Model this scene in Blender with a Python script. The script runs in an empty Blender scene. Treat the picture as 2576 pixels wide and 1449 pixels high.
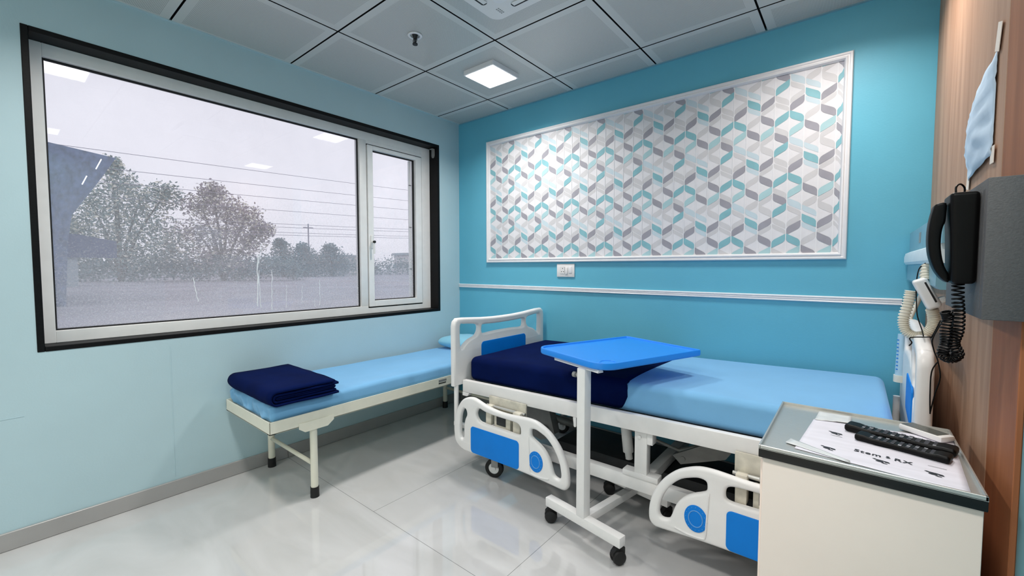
import bpy, bmesh, math, random
from mathutils import Vector, Matrix, noise
PI = math.pi
S = bpy.context.scene
COL = S.collection

# ------------------------------------------------------------------ camera, world, exposure
cd = bpy.data.cameras.new('camera'); cam = bpy.data.objects.new('camera', cd); COL.objects.link(cam)
cd.sensor_fit = 'HORIZONTAL'; cd.sensor_width = 36.0; cd.lens = 36.0 * 1066.94 / 2576.0
cd.clip_start = 0.02; cd.clip_end = 500
cam.location = (2.798, -2.693, 1.215)
cam.rotation_euler = (PI / 2 - 0.0483, 0, 0.6816)
S.camera = cam
W = bpy.data.worlds.new('overcast_sky'); S.world = W; W.use_nodes = True
bg = W.node_tree.nodes['Background']
bg.inputs[0].default_value = (0.80, 0.79, 0.88, 1); bg.inputs[1].default_value = 1.02
S.view_settings.view_transform = 'Standard'; S.view_settings.look = 'None'
S.view_settings.exposure = 0.25; S.view_settings.gamma = 1.0; S.view_settings.use_curve_mapping = False
LAMP_POWER = 11.8
try:
    S.cycles.use_denoising = True; S.cycles.max_bounces = 10; S.cycles.diffuse_bounces = 6
    S.cycles.transparent_max_bounces = 16; S.cycles.caustics_reflective = False; S.cycles.caustics_refractive = False
    S.cycles.sample_clamp_indirect = 6.0
except Exception:
    pass

# ------------------------------------------------------------------ materials
def lin(c):
    f = lambda v: v / 12.92 if v <= 0.04045 else ((v + 0.055) / 1.055) ** 2.4
    return tuple(f(v / 255.0) for v in c)

def mat(name, rgb, rough=0.5, metal=0.0, spec=0.5, var=0.0, vscale=20.0, bump=0.0, bscale=200.0, stretch=None, sheen=0.0, coat=0.0):
    m = bpy.data.materials.new(name); m.use_nodes = True
    nt = m.node_tree; p = nt.nodes['Principled BSDF']
    c = lin(rgb)
    p.inputs['Base Color'].default_value = (*c, 1); p.inputs['Roughness'].default_value = rough
    p.inputs['Metallic'].default_value = metal; p.inputs['Specular IOR Level'].default_value = spec
    if sheen: p.inputs['Sheen Weight'].default_value = sheen
    if coat: p.inputs['Coat Weight'].default_value = coat
    if var or bump:
        tc = nt.nodes.new('ShaderNodeTexCoord'); mp = nt.nodes.new('ShaderNodeMapping')
        nt.links.new(tc.outputs['Object'], mp.inputs[0])
        if stretch: mp.inputs['Scale'].default_value = stretch
    if var:
        n = nt.nodes.new('ShaderNodeTexNoise'); n.inputs['Scale'].default_value = vscale; n.inputs['Detail'].default_value = 5
        nt.links.new(mp.outputs[0], n.inputs['Vector'])
        r = nt.nodes.new('ShaderNodeValToRGB')
        r.color_ramp.elements[0].position = 0.3; r.color_ramp.elements[1].position = 0.7
        r.color_ramp.elements[0].color = (*[max(0, v * (1 - var)) for v in c], 1)
        r.color_ramp.elements[1].color = (*[min(1, v * (1 + var)) for v in c], 1)
        nt.links.new(n.outputs['Fac'], r.inputs[0]); nt.links.new(r.outputs[0], p.inputs['Base Color'])
    if bump:
        n2 = nt.nodes.new('ShaderNodeTexNoise'); n2.inputs['Scale'].default_value = bscale; n2.inputs['Detail'].default_value = 3
        b = nt.nodes.new('ShaderNodeBump'); b.inputs['Strength'].default_value = bump; b.inputs['Distance'].default_value = 0.01
        nt.links.new(mp.outputs[0], n2.inputs['Vector']); nt.links.new(n2.outputs['Fac'], b.inputs['Height'])
        nt.links.new(b.outputs[0], p.inputs['Normal'])
    return m

def math_node(nt, op, a, b=None, c=None):
    n = nt.nodes.new('ShaderNodeMath'); n.operation = op
    for i, v in enumerate((a, b, c)):
        if v is None: continue
        if isinstance(v, (int, float)): n.inputs[i].default_value = v
        else: nt.links.new(v, n.inputs[i])
    return n.outputs[0]

M = {}
M['wall_left'] = mat('pale_aqua_paint', (179, 205, 213), 0.55, var=0.03, vscale=2.5, bump=0.04, bscale=120)
M['wall_back'] = mat('turquoise_paint', (98, 182, 208), 0.5, var=0.04, vscale=2.0, bump=0.04, bscale=120)
M['wall_white'] = mat('warm_white_paint', (238, 228, 214), 0.6, var=0.02, vscale=2)
M['wall_teal'] = mat('teal_paint', (110, 160, 172), 0.55, var=0.03, vscale=3, bump=0.03)
M['white_trim'] = mat('white_gloss_trim', (233, 233, 236), 0.35, var=0.015, vscale=30)
M['granite'] = mat('black_granite', (9, 9, 11), 0.5, spec=0.2, var=0.6, vscale=160)
M['upvc'] = mat('white_upvc', (240, 239, 238), 0.4, var=0.03, vscale=14)
M['gasket'] = mat('black_gasket', (10, 10, 12), 0.6, var=0.1)
M['metal_white'] = mat('white_powder_coat', (232, 231, 230), 0.38, var=0.02, vscale=25)
M['metal_cream'] = mat('cream_powder_coat', (226, 224, 208), 0.4, var=0.02, vscale=25)
M['plastic_white'] = mat('white_moulded_plastic', (232, 231, 230), 0.35, var=0.015, vscale=18)
M['plastic_blue'] = mat('blue_plastic_panel', (0, 124, 218), 0.5, spec=0.25, var=0.03, vscale=12)
M['plastic_blue2'] = mat('light_blue_print', (96, 160, 222), 0.45, var=0.03)
M['table_blue'] = mat('bright_blue_tray', (28, 138, 238), 0.33, var=0.02, vscale=9)
M['rubber'] = mat('black_rubber', (14, 14, 15), 0.6, var=0.1)
M['black_plastic'] = mat('black_plastic', (3, 3, 4), 0.45, spec=0.18, var=0.1)
M['steel'] = mat('brushed_steel', (206, 206, 202), 0.32, metal=0.75, var=0.05, vscale=60, stretch=(1, 12, 1))
M['mech_grey'] = mat('grey_mechanism', (150, 150, 148), 0.45, metal=0.3, var=0.1)
M['mech_dark'] = mat('dark_mechanism', (46, 48, 50), 0.5, metal=0.3, var=0.15)
M['mech_worn'] = mat('worn_hinge_plate', (205, 200, 186), 0.5, var=0.18, vscale=22)
M['sheet'] = mat('light_blue_sheet', (120, 180, 224), 0.85, var=0.03, vscale=6, bump=0.12, bscale=420, sheen=0.15)
M['pillowcase'] = mat('pale_blue_pillowcase', (138, 200, 224), 0.85, var=0.03, vscale=8, bump=0.1, bscale=400, sheen=0.15)
M['navy'] = mat('navy_blanket', (2, 18, 66), 0.95, spec=0.08, var=0.15, vscale=9, bump=0.25, bscale=600)
M['cream_laminate'] = mat('cream_laminate', (240, 226, 216), 0.5, var=0.02, vscale=5)
M['black_edge'] = mat('black_edge_band', (12, 12, 12), 0.4, var=0.1)
M['grey_box'] = mat('grey_textured_metal', (86, 86, 88), 0.6, var=0.1, vscale=220, bump=0.15, bscale=300)
M['paper'] = mat('white_paper', (198, 218, 236), 0.8, var=0.03, vscale=14)
M['tape'] = mat('masking_tape', (236, 224, 212), 0.6, var=0.03)
M['mat_paper'] = mat('printed_paper_mat', (226, 224, 234), 0.6, var=0.06, vscale=9, stretch=(1, 6, 1))
M['plastic_film'] = mat('clear_film', (224, 226, 226), 0.25, var=0.05, vscale=30)
M['ink'] = mat('dark_print_ink', (38, 44, 52), 0.7, var=0.2)
M['hose'] = mat('ivory_corrugated_plastic', (226, 222, 208), 0.45, var=0.03)
M['trunk_teal'] = mat('blue_grey_trunking', (120, 168, 186), 0.4, var=0.05)
M['trunk_white'] = mat('white_trunking_cover', (218, 230, 236), 0.35, var=0.03)
M['clear_tube'] = mat('frosted_tube', (176, 208, 226), 0.25, var=0.05)
M['lcd'] = mat('grey_lcd', (84, 88, 84), 0.25, var=0.06)
M['key'] = mat('grey_remote_key', (176, 180, 186), 0.5, var=0.05)
M['key_dark'] = mat('dark_remote_key', (66, 68, 76), 0.5, var=0.1)
M['bark'] = mat('grey_bark', (96, 88, 82), 0.9, var=0.25)
M['leaf_a'] = mat('grey_green_leaves', (126, 148, 146), 0.7, var=0.28, vscale=2.0)
M['leaf_b'] = mat('mauve_green_leaves', (152, 142, 150), 0.7, var=0.28, vscale=2.0)
M['leaf_c'] = mat('bluish_green_leaves', (118, 146, 152), 0.7, var=0.25, vscale=1.5)
M['leaf_lit'] = mat('white_lit_leaves', (232, 230, 212), 0.7, var=0.15, vscale=2.0)  # pale copy of the leaves, light on the crowns put into the colour
M['ground'] = mat('wet_grey_ground', (150, 150, 160), 0.7, var=0.22, vscale=0.35)
M['kerb'] = mat('pale_concrete', (206, 210, 214), 0.8, var=0.08, vscale=1)
M['far_wall'] = mat('pale_far_wall', (216, 214, 216), 0.8, var=0.06, vscale=0.4)
M['far_roof'] = mat('grey_far_roof', (160, 174, 180), 0.8, var=0.08, vscale=0.4)
M['dark_glass'] = mat('blue_grey_cladding', (84, 104, 136), 0.6, var=0.4, vscale=5.0)
M['dark_blue'] = mat('dark_blue_sheeting', (66, 78, 116), 0.6, var=0.15, vscale=1.0)
M['wire'] = mat('grey_overhead_cable', (150, 148, 162), 0.6, var=0.05)
M['wp_bg'] = mat('wallpaper_white', (227, 226, 230), 0.6, var=0.02, vscale=30)
M['wp_white'] = mat('wallpaper_bright_line', (234, 234, 237), 0.6, var=0.01)
M['wp_teal'] = mat('wallpaper_teal', (132, 184, 194), 0.6, var=0.07, vscale=14)
M['wp_lteal'] = mat('wallpaper_pale_teal', (170, 205, 211), 0.6, var=0.05, vscale=14)
M['wp_lblue'] = mat('wallpaper_ice_blue', (196, 213, 222), 0.6, var=0.03, vscale=14)
M['wp_grey'] = mat('wallpaper_grey', (156, 155, 165), 0.6, var=0.07, vscale=14)
M['wp_lgrey'] = mat('wallpaper_pale_grey', (206, 205, 208), 0.6, var=0.03, vscale=14)

def wood_mat(name, c1, c2):
    m = bpy.data.materials.new(name); m.use_nodes = True; nt = m.node_tree; p = nt.nodes['Principled BSDF']
    p.inputs['Roughness'].default_value = 0.55; p.inputs['Specular IOR Level'].default_value = 0.22
    tc = nt.nodes.new('ShaderNodeTexCoord'); mp = nt.nodes.new('ShaderNodeMapping'); mp.inputs['Scale'].default_value = (7, 7, 0.55)
    nt.links.new(tc.outputs['Object'], mp.inputs[0])
    n = nt.nodes.new('ShaderNodeTexNoise'); n.inputs['Scale'].default_value = 2.2; n.inputs['Detail'].default_value = 7; n.inputs['Distortion'].default_value = 0.8
    nt.links.new(mp.outputs[0], n.inputs['Vector'])
    mp2 = nt.nodes.new('ShaderNodeMapping'); mp2.inputs['Scale'].default_value = (90, 90, 3); nt.links.new(tc.outputs['Object'], mp2.inputs[0])
    n2 = nt.nodes.new('ShaderNodeTexNoise'); n2.inputs['Scale'].default_value = 2; n2.inputs['Detail'].default_value = 4
    nt.links.new(mp2.outputs[0], n2.inputs['Vector'])
    f = math_node(nt, 'ADD', math_node(nt, 'MULTIPLY', n.outputs['Fac'], 0.72), math_node(nt, 'MULTIPLY', n2.outputs['Fac'], 0.28))
    r = nt.nodes.new('ShaderNodeValToRGB'); r.color_ramp.elements[0].position = 0.28; r.color_ramp.elements[1].position = 0.72
    r.color_ramp.elements[0].color = (*lin(c1), 1); r.color_ramp.elements[1].color = (*lin(c2), 1)
    nt.links.new(f, r.inputs[0]); nt.links.new(r.outputs[0], p.inputs['Base Color'])
    return m
M['wood'] = wood_mat('light_oak_laminate', (156, 118, 94), (198, 160, 134))
M['wood_dark'] = wood_mat('brown_oak_laminate', (136, 82, 52), (170, 110, 74))

GX, GY, TS = 0.5838, -0.2559, 0.6       # ceiling grid
def ceiling_mat():
    m = bpy.data.materials.new('perforated_metal_tile'); m.use_nodes = True; nt = m.node_tree; p = nt.nodes['Principled BSDF']
    p.inputs['Roughness'].default_value = 0.3; p.inputs['Specular IOR Level'].default_value = 0.6
    tc = nt.nodes.new('ShaderNodeTexCoord'); sp = nt.nodes.new('ShaderNodeSeparateXYZ'); nt.links.new(tc.outputs['Object'], sp.inputs[0])
    def edge(o, g):
        fr = math_node(nt, 'FRACT', math_node(nt, 'DIVIDE', math_node(nt, 'SUBTRACT', o, g - 60.0), TS))
        return math_node(nt, 'MINIMUM', fr, math_node(nt, 'SUBTRACT', 1.0, fr))
    d = math_node(nt, 'MINIMUM', edge(sp.outputs[0], GX), edge(sp.outputs[1], GY))
    inner = math_node(nt, 'GREATER_THAN', d, 0.075)
    def hole(o):
        fr = math_node(nt, 'FRACT', math_node(nt, 'DIVIDE', o, 0.0055))
        return math_node(nt, 'POWER', math_node(nt, 'SUBTRACT', fr, 0.5), 2.0)
    rr = math_node(nt, 'ADD', hole(sp.outputs[0]), hole(sp.outputs[1]))
    dot = math_node(nt, 'MULTIPLY', math_node(nt, 'LESS_THAN', rr, 0.075), inner)
    mx = nt.nodes.new('ShaderNodeMix'); mx.data_type = 'RGBA'
    mx.inputs[6].default_value = (*lin((206, 208, 206)), 1); mx.inputs[7].default_value = (*lin((112, 114, 112)), 1)
    nt.links.new(dot, mx.inputs[0]); nt.links.new(mx.outputs[2], p.inputs['Base Color'])
    return m
M['ceiling'] = ceiling_mat()

def floor_mat():
    m = bpy.data.materials.new('polished_grey_tile'); m.use_nodes = True; nt = m.node_tree; p = nt.nodes['Principled BSDF']
    p.inputs['Roughness'].default_value = 0.035; p.inputs['Specular IOR Level'].default_value = 0.95
    tc = nt.nodes.new('ShaderNodeTexCoord'); sp = nt.nodes.new('ShaderNodeSeparateXYZ'); nt.links.new(tc.outputs['Object'], sp.inputs[0])
    def joint(o, g, t, w):
        fr = math_node(nt, 'FRACT', math_node(nt, 'DIVIDE', math_node(nt, 'SUBTRACT', o, g - 40 * t), t))
        dd = math_node(nt, 'MINIMUM', fr, math_node(nt, 'SUBTRACT', 1.0, fr))
        return math_node(nt, 'LESS_THAN', dd, w / t)
    jy = joint(sp.outputs[1], -1.53, 1.6, 0.0011)
    jx = math_node(nt, 'MULTIPLY', joint(sp.outputs[0], 0.966, 0.8, 0.0011), math_node(nt, 'MULTIPLY', math_node(nt, 'GREATER_THAN', sp.outputs[1], -1.53), math_node(nt, 'GREATER_THAN', sp.outputs[0], 0.5)))
    j = math_node(nt, 'MAXIMUM', jx, jy)
    mp = nt.nodes.new('ShaderNodeMapping'); mp.inputs['Scale'].default_value = (0.7, 1.6, 1); mp.inputs['Rotation'].default_value = (0, 0, 0.5)
    nt.links.new(tc.outputs['Object'], mp.inputs[0])
    n = nt.nodes.new('ShaderNodeTexNoise'); n.inputs['Scale'].default_value = 2.2; n.inputs['Detail'].default_value = 7; n.inputs['Distortion'].default_value = 1.5
    nt.links.new(mp.outputs[0], n.inputs['Vector'])
    r = nt.nodes.new('ShaderNodeValToRGB'); r.color_ramp.elements[0].position = 0.3; r.color_ramp.elements[1].position = 0.7
    r.color_ramp.elements[0].color = (*lin((188, 188, 188)), 1); r.color_ramp.elements[1].color = (*lin((202, 202, 203)), 1)
    nt.links.new(n.outputs['Fac'], r.inputs[0])
    mx = nt.nodes.new('ShaderNodeMix'); mx.data_type = 'RGBA'; nt.links.new(j, mx.inputs[0]); nt.links.new(r.outputs[0], mx.inputs[6])
    mx.inputs[7].default_value = (*lin((120, 120, 120)), 1); nt.links.new(mx.outputs[2], p.inputs['Base Color'])
    return m
M['floor'] = floor_mat()
M['skirting'] = mat('grey_tile_skirting', (163, 161, 160), 0.3, var=0.05, vscale=5)

def glass_mat():
    m = bpy.data.materials.new('dirty_window_glass'); m.use_nodes = True; nt = m.node_tree
    for n in list(nt.nodes):
        if n.type != 'OUTPUT_MATERIAL': nt.nodes.remove(n)
    out = [n for n in nt.nodes if n.type == 'OUTPUT_MATERIAL'][0]
    tr = nt.nodes.new('ShaderNodeBsdfTransparent'); gl = nt.nodes.new('ShaderNodeBsdfGlossy'); gl.inputs['Roughness'].default_value = 0.0
    tl = nt.nodes.new('ShaderNodeBsdfTranslucent'); tl.inputs[0].default_value = (0.88, 0.9, 0.93, 1)
    df = nt.nodes.new('ShaderNodeBsdfDiffuse'); df.inputs[0].default_value = (0.8, 0.82, 0.85, 1)
    lw = nt.nodes.new('ShaderNodeLayerWeight'); lw.inputs['Blend'].default_value = 0.5
    fres = math_node(nt, 'ADD', math_node(nt, 'MULTIPLY', math_node(nt, 'POWER', lw.outputs['Facing'], 5.0), 0.8), 0.03)
    tc = nt.nodes.new('ShaderNodeTexCoord'); sp = nt.nodes.new('ShaderNodeSeparateXYZ'); nt.links.new(tc.outputs['Object'], sp.inputs[0])
    # film of dirt, thicker towards the sill, with a fine speckle of drops
    low = nt.nodes.new('ShaderNodeMapRange'); low.inputs[1].default_value = 1.75; low.inputs[2].default_value = 0.95
    low.inputs[3].default_value = 0.0; low.inputs[4].default_value = 1.0; nt.links.new(sp.outputs[2], low.inputs[0])
    n1 = nt.nodes.new('ShaderNodeTexNoise'); n1.inputs['Scale'].default_value = 3.5; n1.inputs['Detail'].default_value = 6; nt.links.new(tc.outputs['Object'], n1.inputs['Vector'])
    n2 = nt.nodes.new('ShaderNodeTexNoise'); n2.inputs['Scale'].default_value = 130; n2.inputs['Detail'].default_value = 3; nt.links.new(tc.outputs['Object'], n2.inputs['Vector'])
    spk = nt.nodes.new('ShaderNodeMapRange'); spk.inputs[1].default_value = 0.45; spk.inputs[2].default_value = 0.7; nt.links.new(n2.outputs['Fac'], spk.inputs[0])
    dirt = math_node(nt, 'ADD', math_node(nt, 'MULTIPLY', n1.outputs['Fac'], 0.12), 0.06)
    dirt = math_node(nt, 'ADD', dirt, math_node(nt, 'MULTIPLY', low.outputs[0], 0.14))
    dirt = math_node(nt, 'ADD', dirt, math_node(nt, 'MULTIPLY', spk.outputs[0], math_node(nt, 'ADD', math_node(nt, 'MULTIPLY', low.outputs[0], 0.20), 0.01)))
    a = nt.nodes.new('ShaderNodeMixShader'); a.inputs[0].default_value = 0.4; nt.links.new(tl.outputs[0], a.inputs[1]); nt.links.new(df.outputs[0], a.inputs[2])
    b = nt.nodes.new('ShaderNodeMixShader'); nt.links.new(dirt, b.inputs[0]); nt.links.new(tr.outputs[0], b.inputs[1]); nt.links.new(a.outputs[0], b.inputs[2])
    c = nt.nodes.new('ShaderNodeMixShader'); nt.links.new(fres, c.inputs[0]); nt.links.new(b.outputs[0], c.inputs[1]); nt.links.new(gl.outputs[0], c.inputs[2])
    nt.links.new(c.outputs[0], out.inputs[0])
    return m
M['glass'] = glass_mat()
M['trickle'] = mat('white_water_trickle', (236, 240, 246), 0.3)

def emit(name, rgb, strength):
    m = bpy.data.materials.new(name); m.use_nodes = True; nt = m.node_tree
    p = nt.nodes['Principled BSDF']; p.inputs['Emission Color'].default_value = (*rgb, 1); p.inputs['Emission Strength'].default_value = strength
    p.inputs['Base Color'].default_value = (0.9, 0.9, 0.9, 1)
    return m
M['lamp'] = emit('lit_diffuser', (1.0, 0.97, 0.94), 4.0)
M['strip'] = emit('lit_tube', (0.95, 0.98, 1.0), 1.1)

# ------------------------------------------------------------------ object helpers
def link(name, me, mats, parent=None, smooth=False):
    o = bpy.data.objects.new(name, me); COL.objects.link(o)
    for m in (mats if isinstance(mats, (list, tuple)) else [mats]): me.materials.append(m)
    if smooth:
        for f in me.polygons: f.use_smooth = True
    if parent is not None:
        o.parent = parent; o.matrix_parent_inverse = PINV[parent.name] if parent.name in PINV else Matrix.Identity(4)
    return o
PINV = {}
def obj(name, bm, mats, parent=None, smooth=False, auto=None):
    bmesh.ops.recalc_face_normals(bm, faces=bm.faces)
    me = bpy.data.meshes.new(name); bm.to_mesh(me); bm.free()
    o = link(name, me, mats, parent, smooth or auto is not None)
    if auto is not None:
        me.set_sharp_from_angle(angle=math.radians(auto))
    return o
def tag(o, label, cat, group=None, kind=None):
    o['label'] = label; o['category'] = cat
    if group: o['group'] = group
    if kind: o['kind'] = kind
    return o
def thing(name, label, cat, loc, group=None, kind=None):
    o = bpy.data.objects.new(name, None); COL.objects.link(o); o.location = loc; o.empty_display_size = 0.1
    PINV[o.name] = Matrix.Translation(-Vector(loc))
    return tag(o, label, cat, group, kind)
def struct(o, label, cat):
    return tag(o, label, cat, kind='structure')

def BM(): return bmesh.new()
def box(bm, x0, y0, z0, x1, y1, z1, bev=0.0, seg=2, mtx=None, mi=0):
    vs = [bm.verts.new(v) for v in ((x0,y0,z0),(x1,y0,z0),(x1,y1,z0),(x0,y1,z0),(x0,y0,z1),(x1,y0,z1),(x1,y1,z1),(x0,y1,z1))]
    fs = [bm.faces.new([vs[i] for i in f]) for f in ((3,2,1,0),(4,5,6,7),(0,1,5,4),(1,2,6,5),(2,3,7,6),(3,0,4,7))]
    for f in fs: f.material_index = mi
    geo = vs
    if bev > 0:
        es = list({e for f in fs for e in f.edges})
        r = bmesh.ops.bevel(bm, geom=es, offset=bev, segments=seg, profile=0.5, affect='EDGES', clamp_overlap=True)
        geo = list({v for f in r['faces'] for v in f.verts} | {v for v in vs if v.is_valid})
    if mtx is not None:
        bmesh.ops.transform(bm, matrix=mtx, verts=geo)
    return bm
def bxo(name, b, m, parent=None, bev=0.0, mtx=None, seg=2):
    bm = BM(); box(bm, *b, bev=bev, seg=seg, mtx=mtx); return obj(name, bm, m, parent, auto=35 if bev else None)

def catmull(pts, n=6, closed=False):
    P = [Vector(p) for p in pts]; out = []
    N = len(P)
    rng = range(N) if closed else range(N - 1)
    for i in rng:
        if closed: p0, p1, p2, p3 = P[(i-1) % N], P[i], P[(i+1) % N], P[(i+2) % N]
        else: p0, p1, p2, p3 = P[max(i-1, 0)], P[i], P[i+1], P[min(i+2, N-1)]
        for k in range(n):
            t = k / n
            out.append(0.5 * ((2*p1) + (p2-p0)*t + (2*p0-5*p1+4*p2-p3)*t*t + (3*p1-p0-3*p2+p3)*t**3))
    if not closed: out.append(P[-1].copy())
    return out
def tube(bm, pts, r, n=12, closed=False, rfun=None, flat=1.0):
    P = [Vector(p) for p in pts]; N = len(P); rings = []
    prev = None
    for i in range(N):
        if closed: t = P[(i+1) % N] - P[i-1]
        else: t = P[min(i+1, N-1)] - P[max(i-1, 0)]
        if t.length < 1e-9: t = Vector((0, 0, 1))
        t.normalize()
        if prev is None:
            a = Vector((0, 0, 1)) if abs(t.z) < 0.9 else Vector((1, 0, 0))
            nrm = t.cross(a).normalized()
        else:
            nrm = (prev - t * prev.dot(t))
            nrm = nrm.normalized() if nrm.length > 1e-6 else t.orthogonal().normalized()
        prev = nrm; b = t.cross(nrm)
        rr = rfun(i / (N - 1 if N > 1 else 1)) if rfun else r
        rings.append([bm.verts.new(P[i] + nrm * math.cos(2*PI*k/n) * rr + b * math.sin(2*PI*k/n) * rr * flat) for k in range(n)])
    M_ = N if closed else N - 1
    for i in range(M_):
        A, B = rings[i], rings[(i+1) % N]
        for k in range(n): bm.faces.new((A[k], A[(k+1) % n], B[(k+1) % n], B[k]))
    if not closed:
        bm.faces.new(list(reversed(rings[0]))); bm.faces.new(rings[-1])
    return bm
def cyl(bm, p0, p1, r, n=20, r2=None):
    r2 = r if r2 is None else r2
    return tube(bm, [p0, p1], r, n, rfun=lambda t: r + (r2 - r) * t)
def prism(bm, poly, axis, a, b, mi=0):
    """extrude a polygon of (u,v) along axis from a to b"""
    def P(u, v, w):
        return {'x': (w, u, v), 'y': (u, w, v), 'z': (u, v, w)}[axis]
    A = [bm.verts.new(P(u, v, a)) for u, v in poly]; B = [bm.verts.new(P(u, v, b)) for u, v in poly]
    n = len(poly); fs = [bm.faces.new(A), bm.faces.new(list(reversed(B)))]
    for i in range(n): fs.append(bm.faces.new((A[i], B[i], B[(i+1) % n], A[(i+1) % n])))
    for f in fs: f.material_index = mi
    return bm
def rrect(x0, y0, x1, y1, r, n=6):
    rs = r if isinstance(r, (list, tuple)) else [r] * 4
    out = []
    for (cx, cy, a0), rr in zip(((x0, y0, PI), (x1, y0, 1.5*PI), (x1, y1, 0), (x0, y1, 0.5*PI)), rs):
        sx = cx + rr if cx == x0 else cx - rr; sy = cy + rr if cy == y0 else cy - rr
        for k in range(n + 1):
            a = a0 + 0.5 * PI * k / n; out.append((sx + rr * math.cos(a), sy + rr * math.sin(a)))
    return out
def stops(h, r, n, k=4):
    a = [-h + r * (1 - math.cos(0.5*PI*i/k)) * 1.0 for i in range(k)]
    inner = [-(h - r) + 2 * (h - r) * i / n for i in range(n + 1)]
    return [-h + r * (1 - math.tan((PI/4) * (1 - i/k))) for i in range(k)] + inner + [h - r * (1 - math.tan((PI/4) * (i/k))) for i in range(1, k + 1)]
def rbox(bm, c, size, r, seg=(8, 8, 2), k=4, fn=None, skip=()):
    h = [s / 2 for s in size]; st = [stops(h[i], r, seg[i], k) for i in range(3)]
    cache = {}
    def V(p):
        key = tuple(round(v, 6) for v in p)
        if key in cache: return cache[key]
        q = Vector([max(-(h[i] - r), min(h[i] - r, p[i])) for i in range(3)]); d = Vector(p) - q
        w = q + d.normalized() * r if d.length > 1e-9 else Vector(p)
        if fn: w = fn(w)
        cache[key] = bm.verts.new(w + Vector(c)); return cache[key]
    for ax in range(3):
        u, v = (ax + 1) % 3, (ax + 2) % 3
        for sgn in (-1, 1):
            if (ax, sgn) in skip: continue
            for i in range(len(st[u]) - 1):
                for j in range(len(st[v]) - 1):
                    q = []
                    for a, b in ((i, j), (i+1, j), (i+1, j+1), (i, j+1)):
                        p = [0, 0, 0]; p[ax] = sgn * h[ax]; p[u] = st[u][a]; p[v] = st[v][b]; q.append(V(p))
                    if len(set(q)) == 4: bm.faces.new(q if sgn > 0 else q[::-1])
    return bm
def plate_curve(name, splines, depth, bev, to_world, m, parent=None, res=3):
    """a moulded plate: outer outline and holes (u,v), thickness depth, rounded edges; to_world maps (u,v,w)"""
    cu = bpy.data.curves.new(name, 'CURVE'); cu.dimensions = '2D'; cu.fill_mode = 'BOTH'
    cu.extrude = max(depth / 2 - bev, 0.0001); cu.bevel_depth = bev; cu.bevel_resolution = res; cu.offset = -bev
    for pts in splines:
        s = cu.splines.new('POLY'); s.points.add(len(pts) - 1); s.use_cyclic_u = True
        for p, q in zip(s.points, pts): p.co = (q[0], q[1], 0, 1)
    t = bpy.data.objects.new('tmp', cu); COL.objects.link(t)
    dg = bpy.context.evaluated_depsgraph_get(); me = bpy.data.meshes.new_from_object(t.evaluated_get(dg))
    bpy.data.objects.remove(t); bpy.data.curves.remove(cu)
    me.name = name
    for v in me.vertices: v.co = to_world(*v.co)
    bm = BM(); bm.from_mesh(me); bmesh.ops.remove_doubles(bm, verts=bm.verts, dist=1e-5)
    me2 = bpy.data.meshes.new(name)
    bmesh.ops.recalc_face_normals(bm, faces=bm.faces); bm.to_mesh(me2); bm.free(); bpy.data.meshes.remove(me)
    o = link(name, me2, m, parent, True); me2.set_sharp_from_angle(angle=math.radians(50)); return o
def sm(pts, n=4): return [(p.x, p.y) for p in catmull([(a, b, 0) for a, b in pts], n, True)]

# ------------------------------------------------------------------ the room
H = 2.4884; XW = 3.05; YN = -4.6; XT = 3.06; YE = -1.437
WY0, WY1, WZ0, WZ1 = -2.5675, -0.2367, 0.8437, 2.2519
bm = BM()
for b in ((-0.25, YN, 0, 0, WY0, H + .1), (-0.25, WY1, 0, 0, 0.15, H + .1), (-0.25, WY0, 0, 0, WY1, WZ0), (-0.25, WY0, WZ1, 0, WY1, H + .1)): box(bm, *b)
struct(obj('wall_left', bm, M['wall_left']), 'pale aqua painted wall around the big window', 'wall')
struct(bxo('wall_back', (0, 0, 0, 3.3, 0.15, H + .1), M['wall_back']), 'turquoise painted wall behind the hospital bed', 'wall')
struct(bxo('wall_right', (XT, YN, 0, XT + .2, 0.0, H + .1), M['wall_teal']), 'teal painted wall past the wood cladding', 'wall')
struct(bxo('wall_front', (-0.25, YN - .15, 0, XT + .2, YN, H + .1), M['wall_white']), 'warm white wall facing the turquoise wall', 'wall')
struct(bxo('floor', (-0.25, YN - .15, -0.1, XT + .2, 0.15, 0), M['floor']), 'polished light grey tiled floor', 'floor')
# ceiling: dark void with metal tiles
bm = BM()
box(bm, -0.1, YN, H + 0.02, XT + .1, 0.1, H + 0.06, mi=1)
g = 0.0048
xs = [0.004] + [GX + TS * i for i in range(0, 5)] + [XT - .002]
ys = [YN + .004] + [GY - TS * j for j in range(7, -1, -1)] + [-0.004]
for i in range(len(xs) - 1):
    for j in range(len(ys) - 1):
        box(bm, xs[i] + g, ys[j] + g, H, xs[i+1] - g, ys[j+1] - g, H + 0.018)
for f in bm.faces:
    f.normal_update()
    if abs(f.normal.z) < .5: f.material_index = 1
for (x0, y0, x1, y1) in ((0, YN, .012, 0), (0, -.012, XT, 0)):
    pass
o = obj('ceiling', bm, [M['ceiling'], M['gasket']]); struct(o, 'grey perforated metal tile ceiling with dark joints', 'ceiling')
bm = BM(); box(bm, 0, YN, H - 0.006, 0.014, 0, H + 0.0, mi=0); 
struct(obj('trim_4', bm, M['wall_left']), 'thin aqua edge trim where ceiling meets window wall', 'trim')
bm = BM(); box(bm, 0.014, -0.010, H - 0.006, XT, 0, H)
struct(obj('trim_5', bm, M['trunk_teal']), 'thin blue edge trim where ceiling meets turquoise wall', 'trim')
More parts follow.
